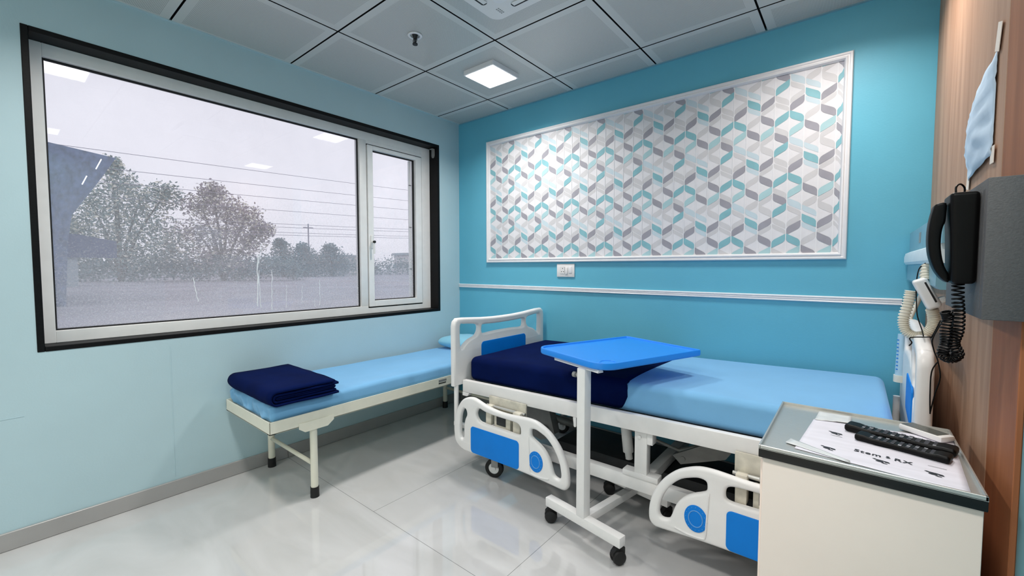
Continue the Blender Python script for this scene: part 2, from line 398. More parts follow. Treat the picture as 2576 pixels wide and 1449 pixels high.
# skirting
bm = BM()
for y0 in (-4.6, -3.13, -1.53, ):
    y1 = {-4.6: -3.13, -3.13: -1.53, -1.53: 0.0}[y0]
    box(bm, 0, y0 + .001, 0.001, 0.012, y1 - .001, 0.0792, bev=0.002, seg=1)
struct(obj('baseboard_left', bm, M['skirting']), 'grey tile skirting under the window wall', 'baseboard')
bm = BM()
for x0 in (0.012, 0.966, 1.766, 2.566):
    box(bm, x0 + .001, -0.012, 0.001, min(x0 + .8 if x0 > .1 else .966, XW) - .001, 0, 0.0792, bev=0.002, seg=1)
struct(obj('baseboard_back', bm, M['skirting']), 'grey tile skirting under the turquoise wall', 'baseboard')
# dado rail on the back wall
bm = BM()
prof = [(0, 1.037), (-.008, 1.037), (-.013, 1.042), (-.009, 1.047), (-.009, 1.050), (-.013, 1.053), (-.009, 1.056), (-.009, 1.060), (-.014, 1.064), (-.008, 1.069), (0, 1.069)]
prism(bm, prof, 'x', 0.002, 2.968)
struct(obj('trim_1', bm, M['white_trim'], auto=30), 'white ridged dado rail along the turquoise wall', 'trim')
# wood cladding of the right wall
bm = BM(); box(bm, XW, -1.2185, 0, XT, -0.001, H - .001, bev=.0015, seg=1)
struct(obj('trim_2', bm, M['wood']), 'wide light oak cladding board beside the bed head', 'trim')
bm = BM(); box(bm, XW, YE, 0, XT, -1.2215, H - .001, bev=.0015, seg=1)
struct(obj('trim_3', bm, M['wood_dark']), 'narrow browner oak board at the edge of the cladding', 'trim')
bm = BM(); box(bm, XW + .006, -1.224, 0, XT + .001, -1.216, H - .001)
struct(obj('trim_7', bm, M['gasket']), 'dark joint between the two oak cladding boards', 'trim')
# plaster seam on the left wall
bm = BM(); box(bm, 0, -2.108, 0.10, 0.0012, -2.104, 0.80, bev=.0005, seg=1)
box(bm, 0, -2.70, 0.566, 0.0012, -2.62, 0.569, bev=.0005, seg=1)
struct(obj('trim_6', bm, M['wall_left']), 'thin plaster seam line under the window', 'trim')

# ------------------------------------------------------------------ window
win = thing('window_1', 'wide white framed window set in black granite', 'window', (-0.05, -1.4, WZ0), kind='structure')
def ring(bm, x0, x1, o, i, mi=0):
    """rectangular ring between outer (y0,z0,y1,z1) and inner"""
    for b in ((o[0], o[1], i[0], o[3]), (i[2], o[1], o[2], o[3]), (i[0], o[1], i[2], i[1]), (i[0], i[3], i[2], o[3])):
        box(bm, x0, b[0], b[1], x1, b[2], b[3], bev=0.002, seg=1, mi=mi)
FY0, FY1, FZ0, FZ1 = -2.548, -0.2545, 0.862, 2.234
bm = BM(); ring(bm, -0.16, 0.003, (WY0 - .004, WZ0 - .004, WY1 + .004, WZ1 + .004), (FY0, FZ0, FY1, FZ1))
obj('granite_surround', bm, M['granite'], win)
bm = BM()
G1 = (-2.506, 0.919, -0.925, 2.174)          # big fixed pane
SA = (-0.868, 0.905, -0.343, 2.150)          # casement opening
ring(bm, -0.165, -0.10, (FY0, FZ0, FY1, FZ1), (G1[0], G1[1], SA[2], G1[3] - 0.0))
obj('window_frame', bm, M['upvc'], win)
bxo('mullion', (-0.165, -0.925, 0.919, -0.10, -0.868, 2.174), M['upvc'], win, bev=.002)
bm = BM()
box(bm, -0.165, -0.868, 0.905, -0.10, -0.343, 0.919); box(bm, -0.165, -0.868, 2.150, -0.10, -0.343, 2.174)
obj('head_filler', bm, M['upvc'], win)
bm = BM(); ring(bm, -0.135, -0.120, (G1[0] - .001, G1[1] - .001, G1[2] + .001, G1[3] + .001), (G1[0] + .007, G1[1] + .007, G1[2] - .007, G1[3] - .009))
obj('gasket', bm, M['gasket'], win)
bm = BM(); box(bm, -0.133, G1[0], G1[1], -0.127, G1[2], G1[3]); obj('glass_pane', bm, M['glass'], win)
sash_o = (SA[0] + .006, SA[1] + .008, SA[2] - .008, SA[3] - .008); sash_i = (-0.816, 0.959, -0.410, 2.112)
bm = BM(); ring(bm, -0.16, -0.092, sash_o, sash_i); sash = obj('casement_sash', bm, M['upvc'], win)
PINV[sash.name] = Matrix.Translation(-Vector((-0.05, -1.4, WZ0)))
PINV[sash.name] = Matrix.Identity(4)
def sub(o, parent):   # parent a mesh whose own local space is world-shifted by its root
    o.parent = parent; o.matrix_parent_inverse = Matrix.Identity(4)
    return o
bm = BM(); ring(bm, -0.15, -0.11, (SA[0], SA[1], SA[2], SA[3]), sash_o); obj('sash_gap', bm, M['gasket'], win)
bm = BM(); ring(bm, -0.135, -0.118, (sash_i[0] - .001, sash_i[1] - .001, sash_i[2] + .001, sash_i[3] + .001), (sash_i[0] + .006, sash_i[1] + .006, sash_i[2] - .010, sash_i[3] - .008))
sub(obj('gasket', bm, M['gasket']), sash)
bm = BM(); box(bm, -0.133, sash_i[0], sash_i[1], -0.127, sash_i[2], sash_i[3]); sub(obj('glass_pane', bm, M['glass']), sash)
bm = BM(); box(bm, -0.092, -0.846, 1.36, -0.084, -0.828, 1.46, bev=.003); cyl(bm, (-0.088, -0.837, 1.41), (-0.06, -0.837, 1.41), .008, 12)
tube(bm, [(-0.06, -0.837, 1.415), (-0.058, -0.837, 1.38), (-0.058, -0.836, 1.32)], .007, 8)
sub(obj('latch_handle', bm, M['upvc']), sash)
bm = BM(); cyl(bm, (-0.062, -0.837, 1.41), (-0.048, -0.837, 1.41), .010, 14); sub(obj('latch_knob', bm, M['gasket']), sash)
# outer slim trim inside the casement
bm = BM(); box(bm, -0.155, -0.446, .965, -0.14, -0.425, 2.105, bev=.002)
for z in (1.2, 1.55, 1.9): box(bm, -0.14, -0.448, z, -0.136, -0.424, z + .006, mi=1)
sub(obj('spacer_bar', bm, [M['upvc'], M['gasket']]), sash)
# rain trickles on the big pane
random.seed(5)
bm = BM()
for (y, z0, z1, w, k) in ((-1.635, .97, 1.30, .006, .01), (-1.615, .96, 1.2, .004, -.006), (-1.55, .94, 1.20, .004, .008), (-1.945, 1.02, 1.16, .0035, -.02), (-1.90, 1.03, 1.09, .003, -.04),
                          (-1.46, .95, 1.10, .003, .004), (-1.36, .97, 1.09, .003, .008), (-1.235, .95, 1.13, .004, .003), (-1.27, .94, 1.0, .0025, 0), (-1.62, 1.24, 1.36, .003, .02)):
    pts = [(-0.1262, y + k * t + random.uniform(-.003, .003), z0 + (z1 - z0) * t) for t in [i / 9 for i in range(10)]]
    tube(bm, pts, w, 6, rfun=lambda t, w=w: 1.25 * w * (0.55 if t < .9 else .3) * (0.6 + .4 * math.sin(9 * t + y * 40) ** 2), flat=.4)
o = obj('water_trickles', bm, M['trickle'], win); o['kind'] = 'stuff'

b = thing('blind_bracket', 'small pale metal bracket in the top right corner of the window recess', 'bracket', (-0.05, -0.262, 2.20))
bm = BM(); prism(bm, [(-.068, 2.225), (-.03, 2.225), (-.03, 2.17), (-.036, 2.155), (-.05, 2.150), (-.062, 2.155), (-.068, 2.17)], 'y', -.2595, -.2555); obj('plate', bm, M['mech_grey'], b)
bm = BM(); box(bm, -.068, -.283, 2.221, -.03, -.2595, 2.2255); obj('hook', bm, M['steel'], b)

# ------------------------------------------------------------------ framed wallpaper on the back wall
wp = thing('wallpaper_panel', 'large white framed panel of teal and grey cube patterned wallpaper', 'wall panel', (1.55, 0, 1.2552))
FX0, FX1, FZb, FZt = 0.3455, 2.7576, 1.2552, 2.2676
bm = BM()
prof = [(0, 0), (0, .014), (.004, .02), (.011, .021), (.016, .016), (.020, .016), (.024, .022), (.030, .020), (.036, .010), (.036, 0)]
rows = []
for d, hgt in prof:
    rows.append([bm.verts.new(v) for v in ((FX0 + d, -hgt, FZb + d), (FX1 - d, -hgt, FZb + d), (FX1 - d, -hgt, FZt - d), (FX0 + d, -hgt, FZt - d))])
for i in range(len(rows) - 1):
    for k in range(4): bm.faces.new((rows[i][k], rows[i][(k+1) % 4], rows[i+1][(k+1) % 4], rows[i+1][k]))
obj('moulded_frame', bm, M['white_trim'], wp, auto=35)
PX0, PX1, PZ0, PZ1 = FX0 + .034, FX1 - .034, FZb + .034, FZt - .034
WPM = ['wp_bg', 'wp_white', 'wp_teal', 'wp_lteal', 'wp_lblue', 'wp_grey', 'wp_lgrey']
bm = BM(); box(bm, PX0, -.002, PZ0, PX1, 0, PZ1)
CWD, PV, DROP = 0.0663, 0.323, 0.0355
pat = {   # column -> shapes (slope, offset of centre, colour, height)
    0: [('D', 0, 2, .040), ('D', -.036, 4, .026), ('U', -.095, 6, .036), ('D', -.162, 5, .040), ('U', -.229, 6, .038), ('D', -.272, 4, .03)],
    1: [('U', -.008, 5, .038), ('U', -.043, 6, .026), ('D', -.099, 5, .040), ('U', -.167, 3, .040), ('U', -.204, 6, .028), ('D', -.259, 6, .038)],
    2: [('D', -.006, 6, .032), ('D', -.038, 6, .024), ('U', -.102, 2, .040), ('D', -.169, 6, .030), ('D', -.204, 5, .040), ('U', -.261, 2, .040)],
    3: [('U', .003, 6, .030), ('U', -.033, 5, .040), ('D', -.101, 2, .040), ('U', -.164, 3, .038), ('D', -.232, 4, .036), ('D', -.268, 6, .026)],
}
def leaf(xc, zc, slope, h, mi, lay=0):
    w = CWD / 2 - .0015; s = -DROP if slope == 'D' else DROP
    P = [(-w, -h/2), (w, -h/2), (w, h/2), (-w, h/2)]
    rad = [.014, .004, .014, .004] if slope == 'D' else [.004, .014, .004, .014]
    pts = []
    for (cx, cz, a0), r in zip(((-w, -h/2, PI), (w, -h/2, 1.5*PI), (w, h/2, 0), (-w, h/2, .5*PI)), rad):
        r = min(r, h / 2 - .001)
        sx = cx + r if cx < 0 else cx - r; sz = cz + r if cz < 0 else cz - r
        for k in range(5):
            a = a0 + .5 * PI * k / 4; pts.append((sx + r * math.cos(a), sz + r * math.sin(a)))
    V = []
    lo, hi = [], []
    for u, v in pts:
        x = min(max(xc + u, PX0), PX1); z = zc + v + s * u / (2 * w)
        V.append((x, min(max(z, PZ0), PZ1)))
    xs_ = [p[0] for p in V]; zs_ = [p[1] for p in V]
    if max(xs_) - min(xs_) < .004 or max(zs_) - min(zs_) < .004: return
    Q = []
    for p in V:
        if not Q or (abs(p[0]-Q[-1][0]) + abs(p[1]-Q[-1][1])) > 1e-5: Q.append(p)
    if len(Q) < 4: return
    yo = (-.0030 if mi not in (4, 6) else -.0022) - .00008 * lay
    f = bm.faces.new([bm.verts.new((x, yo, z)) for x, z in Q]); f.material_index = mi
x_ref = 2.565; z_ref = 1.783
for c in range(-36, 4):
    xc = x_ref + CWD * (c + .5)
    if xc < PX0 - CWD / 2 or xc > PX1 + CWD / 2: continue
    for k in range(-3, 4):
        for lay, (slope, off, mi, h) in enumerate(pat[c % 4]):
            zc = z_ref + off + PV * k
            if zc < PZ0 - .04 or zc > PZ1 + .04: continue
            leaf(xc, zc, slope, h, mi, lay)
    xl = x_ref + CWD * c
    if PX0 < xl < PX1 - .002:
        f = bm.faces.new([bm.verts.new(v) for v in ((xl - .0018, -.0040, PZ0), (xl + .0018, -.0040, PZ0), (xl + .0018, -.0040, PZ1), (xl - .0018, -.0040, PZ1))]); f.material_index = 1
obj('patterned_wallpaper', bm, [M[k] for k in WPM], wp)

# wall socket
so = thing('wall_socket', 'white switched socket just below the wallpaper panel', 'socket', (1.129, 0, 1.193))
pl = bxo('plate', (1.053, -.009, 1.145, 1.204, 0, 1.242), M['plastic_white'], so, bev=.003)
bm = BM(); box(bm, 1.086, -.0115, 1.168, 1.124, -.009, 1.220, bev=.001)
for x, z in ((1.105, 1.208), (1.096, 1.184), (1.114, 1.184)): cyl(bm, (x, -.0118, z), (x, -.0112, z), .0036, 10)
for f in bm.faces:
    if all(v.co.y < -.0111 for v in f.verts) and f.calc_area() < .00006: f.material_index = 1
obj('outlet', bm, [M['plastic_white'], M['gasket']], so)
bxo('rocker_switch', (1.128, -.015, 1.166, 1.150, -.009, 1.216), M['plastic_white'], so, bev=.002)
bxo('dimmer', (1.158, -.0115, 1.172, 1.184, -.009, 1.222), M['white_trim'], so, bev=.002)

# ------------------------------------------------------------------ ceiling things
def lamp(x, y, label, k=1.0):
    t = thing('ceiling_light', label, 'ceiling light', (x, y, H), group='square ceiling light panels')
    bm = BM(); o_, i_ = .128, .117
    ring_z0, ring_z1 = H - .030, H
    for b in ((-o_, -o_, -i_, o_), (i_, -o_, o_, o_), (-i_, -o_, i_, -i_), (-i_, i_, i_, o_)):
        box(bm, x + b[0], y + b[1], ring_z0, x + b[2], y + b[3], ring_z1, bev=.0015, seg=1)
    box(bm, x - i_, y - i_, H - .012, x + i_, y + i_, H)
    obj('housing', bm, M['white_trim'], t)
    bm = BM(); box(bm, x - i_, y - i_, H - .034, x + i_, y + i_, H - .014, bev=.003, seg=2)
    obj('diffuser', bm, M['lamp'], t)
    ld = bpy.data.lights.new('led_panel', 'AREA'); ld.shape = 'SQUARE'; ld.size = .228; ld.energy = LAMP_POWER * k; ld.color = (1.0, 0.955, 0.90); ld.spread = math.radians(148)
    lo = bpy.data.objects.new('led_panel', ld); COL.objects.link(lo); lo.location = (x, y, H - .0345); lo.parent = t; lo.matrix_parent_inverse = PINV[t.name]
lamp(0.905, -0.575, 'lit square ceiling light between the window and the wallpaper panel')
lamp(2.684, -0.556, 'lit square ceiling light above the head of the bed', 0.66)
lamp(0.884, -2.356, 'lit square ceiling light near the left end of the window')
lamp(2.684, -2.356, 'lit square ceiling light above the photographer')
lamp(0.884, -4.156, 'added unseen square ceiling light at the far end of the room near the window wall')  # added out of view to brighten surfaces facing the camera
lamp(2.684, -4.156, 'added unseen square ceiling light at the far end of the room near the teal wall')  # second added light of this unseen row, same purpose

sp_ = thing('fire_sprinkler', 'dark sprinkler head in a white ring on the ceiling', 'sprinkler', (0.879, -1.172, H))
bm = BM(); tube(bm, [(0.879 + .032 * math.cos(a), -1.172 + .032 * math.sin(a), H - .004) for a in [2*PI*i/28 for i in range(28)]], .008, 8, closed=True, flat=.6)
obj('escutcheon', bm, M['white_trim'], sp_, smooth=True)
bm = BM(); cyl(bm, (0.879, -1.172, H), (0.879, -1.172, H - .022), .016, 16, r2=.009); cyl(bm, (0.879, -1.172, H - .022), (0.879, -1.172, H - .046), .005, 10)
for a in (0, PI): tube(bm, [(0.879 + .012 * math.cos(a), -1.172, H - .016), (0.879 + .016 * math.cos(a), -1.172, H - .03), (0.879 + .004 * math.cos(a), -1.172, H - .046)], .0025, 6)
cyl(bm, (0.879, -1.172, H - .046), (0.879, -1.172, H - .052), .014, 18)
obj('head', bm, M['mech_dark'], sp_, auto=40)

ac = thing('ceiling_air_conditioner', 'white cassette air conditioner recessed in the ceiling', 'air conditioner', (1.65, -1.33, H))
bm = BM(); prism(bm, rrect(1.336, -1.65, 1.966, -1.02, .05, 8), 'z', H - .026, H - .002)
obj('fascia', bm, M['plastic_white'], ac, auto=30)
bm = BM(); prism(bm, rrect(1.446, -1.54, 1.856, -1.13, .03, 6), 'z', H - .034, H - .026); gr = obj('return_grille', bm, M['white_trim'], ac)
for b in ((1.376, -1.49, 1.408, -1.16), (1.894, -1.49, 1.926, -1.16), (1.486, -1.092, 1.816, -1.06), (1.486, -1.61, 1.816, -1.578)):
    bm = BM(); prism(bm, rrect(*b, .012, 4), 'z', H - .0275, H - .0255); obj('air_slot', bm, M['gasket'], ac)
for b in ((1.388, -1.48, 1.412, -1.17), (1.496, -1.096, 1.806, -1.072)):
    bm = BM(); box(bm, b[0], b[1], H - .031, b[2], b[3], H - .0275, bev=.001, seg=1); obj('louvre', bm, M['plastic_white'], ac)
bm = BM()
for i in range(4):
    for j in range(2): box(bm, 1.405 + j * .012, -1.10 + i * .012, H - .0275, 1.411 + j * .012, -1.094 + i * .012, H - .0262)
obj('indicator_print', bm, M['mech_grey'], ac)

# ------------------------------------------------------------------ attendant cot by the window
cot = thing('attendant_cot', 'cream metal cot with tube legs under the window', 'cot', (0.33, -0.95, 0))
CX0, CX1, CY0, CY1 = 0.030, 0.622, -1.868, -0.03
bm = BM()
for b in ((CX0, CY0, CX0 + .004, CY1), (CX1 - .004, CY0, CX1, CY1), (CX0, CY0, CX1, CY0 + .004), (CX0, CY1 - .004, CX1, CY1)):
    box(bm, b[0], b[1], .402, b[2], b[3], .465, bev=.0012, seg=1)
for b in ((CX0, CY0, CX0 + .03, CY1), (CX1 - .03, CY0, CX1, CY1), (CX0, CY0, CX1, CY0 + .03), (CX0, CY1 - .03, CX1, CY1)):
    box(bm, b[0], b[1], .402, b[2], b[3], .406)
obj('frame', bm, M['metal_cream'], cot)
bxo('deck_sheet', (CX0 + .005, CY0 + .005, .4445, CX1 - .005, CY1 - .005, .4485), M['metal_cream'], cot)
for x, y in ((0.598, -1.645), (0.056, -1.645), (0.598, -0.235), (0.056, -0.235)):
    bm = BM(); cyl(bm, (x, y, .045), (x, y, .440), .0185, 20); lg = obj('leg', bm, M['metal_cream'], cot, auto=40)
    bm = BM(); cyl(bm, (x, y, 0), (x, y, .055), .0225, 20, r2=.0215); sub(obj('rubber_foot', bm, M['rubber'], auto=40), lg)
for y in (-1.645, -0.235):
    bm = BM(); cyl(bm, (0.056, y, .175), (0.598, y, .175), .011, 14); obj('stretcher', bm, M['metal_cream'], cot, smooth=True)
for y in (-1.645, -0.235):
    for x0 in (CX1 + .0005, CX0 - .0035):
        bm = BM(); prism(bm, [(y - .085, .42), (y + .10, .42), (y + .10, .396), (y + .065, .370), (y - .055, .370), (y - .085, .392)], 'x', x0, x0 + .003)
        obj('leg_bracket', bm, M['metal_cream'], cot)
bm = BM(); box(bm, CX1, -0.80, .436, CX1 + .001, -0.73, .452); box(bm, CX1, -0.80, .424, CX1 + .0012, -0.735, .430, mi=1)
obj('maker_plate', bm, [M['steel'], M['gasket']], cot)

def wrinkle(amp, sc, seed):
    off = Vector((seed * 3.1, seed * 1.7, seed * 2.3))
    return lambda p: amp * noise.noise(Vector((p.x * sc[0], p.y * sc[1], p.z * sc[2])) + off)
w1 = wrinkle(.006, (5, 3, 5), 1); w2 = wrinkle(.004, (14, 3.2, 14), 2); w3 = wrinkle(.014, (26, 8, 14), 3)
def cot_fn(p):
    q = p.copy()
    e = max(0.0, (-p.y - .80) / .10)
    q.z += (w1(p) + w2(p)) * (1 if p.z > 0 else .0)
    if e > 0 and p.z > -.035: q.y += w3(p) * min(e, 1) * 1.4; q.z += w3(p * 1.3) * min(e, 1)
    if p.z < -.02: q.z = max(q.z, -.0425)
    return q
bm = BM(); rbox(bm, (0.322, -0.955, .4925), (0.556, 1.80, .087), .026, (22, 70, 3), 4, cot_fn)
tag(obj('cot_mattress', bm, M['sheet'], smooth=True), 'thin mattress in a light blue sheet on the cream cot', 'mattress')
def pil(p):
    q = p.copy(); u = p.x / .25; v = p.y / .155
    k = max(0.0, 1 - abs(u) ** 3) * max(0.0, 1 - abs(v) ** 3)
    q.z = p.z * (0.28 + .72 * k ** .55); q.z += .004 * noise.noise(p * 12)
    return q
bm = BM(); rbox(bm, (0.30, -0.195, .592), (0.48, .29, .108), .05, (20, 14, 2), 4, pil)
tag(obj('pillow', bm, M['pillowcase'], smooth=True), 'pale blue pillow at the far end of the cot', 'pillow')
# folded navy blanket (nested U folds, opening towards the far end)
fb = thing('folded_blanket', 'folded navy blanket lying on the near end of the cot', 'blanket', (0.36, -1.70, .536))
def ribbon(bm, path, t, x0, x1, nx=10, amp=.004, seed=0):
    P = [Vector((0, a, b)) for a, b in path]; N = len(P); offs = []
    for i in range(N):
        d = P[min(i+1, N-1)] - P[max(i-1, 0)]; d.normalize(); n = Vector((0, -d.z, d.y)); offs.append((P[i] + n * t / 2, P[i] - n * t / 2))
    grid = []
    for k in range(nx + 1):
        x = x0 + (x1 - x0) * k / nx; e = 1 - (2 * k / nx - 1) ** 8 * .35; row = []
        for i in range(N):
            jit = amp * noise.noise(Vector((x * 9, P[i].y * 7 + seed, P[i].z * 9)))
            jx = .006 * noise.noise(Vector((i * .35, seed * 5, k * .2)))
            m_ = (offs[i][0] + offs[i][1]) / 2; d_ = (offs[i][0] - offs[i][1]) / 2 * e
            row.append((bm.verts.new((x + jx, m_.y + d_.y + jit, m_.z + d_.z + jit)), bm.verts.new((x + jx, m_.y - d_.y + jit, m_.z - d_.z + jit))))
        grid.append(row)
    for k in range(nx):
        for i in range(N - 1):
            a, b_, c, d = grid[k][i], grid[k][i+1], grid[k+1][i+1], grid[k+1][i]
            bm.faces.new((a[0], b_[0], c[0], d[0])); bm.faces.new((a[1], d[1], c[1], b_[1]))
        for i in (0, N - 1):
            a, d = grid[k][i], grid[k+1][i]; bm.faces.new((a[0], d[0], d[1], a[1]))
    for k in (0, nx):
        for i in range(N - 1):
            a, b_ = grid[k][i], grid[k][i+1]; bm.faces.new((a[0], a[1], b_[1], b_[0]))
def ufold(y_open_lo, y_open_hi, yc, zc, r, n=14):
    pts = [(y_open_lo + (yc - y_open_lo) * i / 8, zc - r) for i in range(8)]
    pts += [(yc - r * math.sin(PI * i / n) , zc - r * math.cos(PI * i / n)) for i in range(n + 1)]
    pts += [(yc + (y_open_hi - yc) * i / 8, zc + r) for i in range(1, 9)]
    return pts
bm = BM()
zc = .578
ribbon(bm, ufold(-1.525, -1.545, -1.835, zc, .0335), .0165, .075, .645, 14, .003, 1)
ribbon(bm, ufold(-1.535, -1.52, -1.835, zc, .0168), .0155, .080, .640, 14, .003, 2)
ribbon(bm, ufold(-1.54, -1.54, -1.835, zc, .004), .0075, .080, .640, 14, .002, 3)
obj('fabric', bm, M['navy'], fb, smooth=True)

# ------------------------------------------------------------------ hospital bed
bed = thing('hospital_bed', 'white hospital bed with blue panels against the turquoise wall', 'bed', (1.95, -0.48, 0))
TILT = 0.0222
def zt(x): return TILT * (x - 0.96)
def shear(bm):
    for v in bm.verts: v.co.z += zt(v.co.x)
    return bm
bm = BM()
for y0, y1 in ((-.902, -.870), (-.062, -.030)):
    box(bm, .957, y0, .460, 2.930, y1, .533, bev=.004)
for x0 in (.957, 1.55, 2.05, 2.55, 2.895): box(bm, x0, -.870, .465, x0 + .035, -.062, .505, bev=.003)
shear(bm); obj('upper_frame', bm, M['metal_white'], bed, auto=35)
bm = BM(); box(bm, .96, -.868, .506, 2.925, -.064, .514); shear(bm); obj('mattress_deck', bm, M['mech_grey'], bed)
bm = BM(); prism(bm, [(.957, .46), (1.012, .46), (1.006, .444), (.992, .438), (.957, .438)], 'y', -.902, -.880); cyl(bm, (1.002, -.906, .450), (1.002, -.898, .450), .007, 12)
obj('corner_bracket', bm, M['metal_white'], bed)
bm = BM(); prism(bm, [(1.735, .478), (1.752, .478), (1.752, .435), (1.747, .430), (1.740, .433)], 'y', -.906, -.893); obj('drip_hook', bm, M['metal_white'], bed)
bm = BM()
for y0, y1 in ((-.875, -.835), (-.095, -.055)): box(bm, 1.05, y0, .200, 2.88, y1, .262, bev=.004)
for x0 in (1.05, 2.04, 2.83): box(bm, x0, -.835, .205, x0 + .05, -.095, .25, bev=.003)
obj('lower_frame', bm, M['metal_white'], bed, auto=35)
for y in (-.855, -.075):
    bm = BM(); box(bm, 2.040, y - .022, .285, 2.098, y + .022, .482, bev=.003)
    box(bm, 1.985, y - .026, .2625, 2.150, y + .026, .287, bev=.003); cyl(bm, (2.065, y - .03, .455), (2.065, y - .02, .455), .008, 12)
    box(bm, 2.100, y - .028, .430, 2.125, y + .02, .482, bev=.002)
    obj('support_column', bm, M['metal_white'], bed, auto=35)
bm = BM(); cyl(bm, (1.935, -.70, .29), (1.915, -.70, .46), .026, 18); cyl(bm, (1.94, -.70, .255), (1.935, -.70, .29), .018, 14)
obj('actuator', bm, M['metal_white'], bed, auto=40)
bm = BM(); prism(bm, [(1.05, .27), (1.18, .36), (1.36, .34), (1.40, .20), (1.30, .14), (1.14, .17)], 'y', -.56, -.50); cyl(bm, (1.33, -.58, .20), (1.33, -.48, .20), .04, 18)
cyl(bm, (1.28, -.53, .30), (1.48, -.40, .22), .022, 12)
obj('crank_gearbox', bm, M['mech_grey'], bed, auto=40)
bm = BM()
cyl(bm, (1.62, -.6, .42), (2.14, -.55, .30), .008, 8); cyl(bm, (2.14, -.55, .30), (2.45, -.5, .44), .012, 8); cyl(bm, (1.35, -.42, .24), (1.9, -.42, .40), .014, 10)
obj('push_rods', bm, M['mech_grey'], bed)
bm = BM(); prism(bm, [(2.12, .29), (2.16, .255), (2.36, .335), (2.40, .40), (2.30, .40)], 'y', -.60, -.585); cyl(bm, (2.17, -.605, .285), (2.17, -.58, .285), .012, 12); obj('knee_lever', bm, M['mech_grey'], bed)
bm = BM(); box(bm, 1.45, -.62, .14, 2.7, -.30, .20, bev=.01); obj('shade_tray', bm, M['mech_dark'], bed, auto=35)  # dark tray added to stand in for the shade under the bed
def caster(x, y, r=.05, yaw=0.0, parent=bed, name='caster', hub=True):
    mt = Matrix.Translation((x, y, 0)) @ Matrix.Rotation(yaw, 4, 'Z')
    bm = BM()
    box(bm, -.012, -.024, r * 1.2, .03, -.019, r * 2.3, bev=.002, mtx=mt); box(bm, -.012, .019, r * 1.2, .03, .024, r * 2.3, bev=.002, mtx=mt); box(bm, -.014, -.024, r * 2.25, .032, .024, r * 2.45, bev=.002, mtx=mt)
    c = obj(name, bm, M['mech_grey'], parent, auto=35)
    bm = BM()
    prof_ = [(-.014, r * .58), (-.017, r * .85), (-.011, r), (.011, r), (.017, r * .85), (.014, r * .58)]
    rows = [[bm.verts.new(mt @ Vector((rr * math.cos(2*PI*k/28), w, r + rr * math.sin(2*PI*k/28)))) for k in range(28)] for w, rr in prof_]
    for i in range(len(rows)):
        A, B = rows[i], rows[(i+1) % len(rows)]
        for k in range(28): bm.faces.new((A[k], A[(k+1) % 28], B[(k+1) % 28], B[k]))
    sub(obj('tyre', bm, M['rubber'], auto=50), c)
    bm = BM()
    for a0, a1, rr in ((-.012, .012, r * .60), (-.018, .018, r * .22)):
        cyl(bm, mt @ Vector((0, a0, r)), mt @ Vector((0, a1, r)), rr, 24)
    sub(obj('hub', bm, M['plastic_white'] if hub else M['rubber'], auto=40), c)
    return c
for x, y, a in ((1.20, -.885, .35), (2.76, -.855, .1), (1.15, -.075, .2), (2.76, -.075, 0)):
    caster(x, y, .054, a)
    bm = BM(); cyl(bm, (x + .008, y, .128), (x + .008, y, .202), .015, 14)
    obj('caster_stem', bm, M['metal_white'], bed, auto=40)

# foot and head boards
FBY = -0.4965
half = [(-.465, .500), (-.466, .700), (-.466, .862), (-.458, .892), (-.435, .910), (-.38, .909), (-.22, .897), (-.1, .892), (0, .891)]
half = [(-.465, .500), (-.466, .700), (-.466, .862), (-.458, .892), (-.435, .910), (-.38, .909), (-.30, .903), (-.22, .897), (-.1, .892), (0, .891)]
outer = half + [(-a, b) for a, b in reversed(half[:-1])]
outer_d = outer
hL = sm([(-.412, .862), (-.375, .870), (-.285, .861), (-.252, .848), (-.250, .815), (-.275, .786), (-.332, .768), (-.374, .742), (-.395, .722), (-.410, .740)], 4)
hR = [(-a, b) for a, b in reversed(hL)]
hC = sm([(-.205, .850), (-.1, .847), (0, .846), (.1, .847), (.205, .850), (.222, .838), (.222, .806), (.20, .792), (.1, .796), (0, .797), (-.1, .796), (-.20, .792), (-.222, .806), (-.222, .838)], 3)
bl = rrect(-.232, .585, .232, .742, .024, 6)
def endboard(name, x, dz, side, arch=0.0, skew=0.0, bl=bl):
    f = lambda u, v, w: Vector((x + w + skew * (u + .465), FBY + u, v + dz + arch * (1 - (u / .466) ** 2) * max(0.0, (v - .62) / .28)))
    brd = plate_curve(name, [outer_d, hL, hC, hR], .040, .014, f, M['plastic_white'], bed)
    bp = [(a, b - .012 * (a / .232) ** 2 * 0 ) for a, b in bl]
    pn = plate_curve('blue_panel', [bp], .006, .002, lambda u, v, w: Vector((x + side * .0205 + w + skew * (u + .465), FBY + u, v + dz)), M['plastic_blue'])
    sub(pn, brd); pn['label'] = 'flat blue inset panel'
    return brd
endboard('footboard', 0.932, 0.0, 1)
endboard('headboard', 2.966, 0.045, -1, 0.075, 0.028, rrect(-.36, .655, -.075, .785, .024, 6))
for y in (-.93, -.06):
    bm = BM(); cyl(bm, (.932, y, .26), (.932, y, .52), .014, 12); box(bm, .92, y - .012, .255, 1.06, y + .012, .28, bev=.002); obj('end_post', bm, M['metal_white'], bed, auto=40)
    bm = BM(); cyl(bm, (2.962, y, .26), (2.962, y, .62), .014, 12); box(bm, 2.86, y - .012, .255, 2.975, y + .012, .28, bev=.002); obj('end_post', bm, M['metal_white'], bed, auto=40)

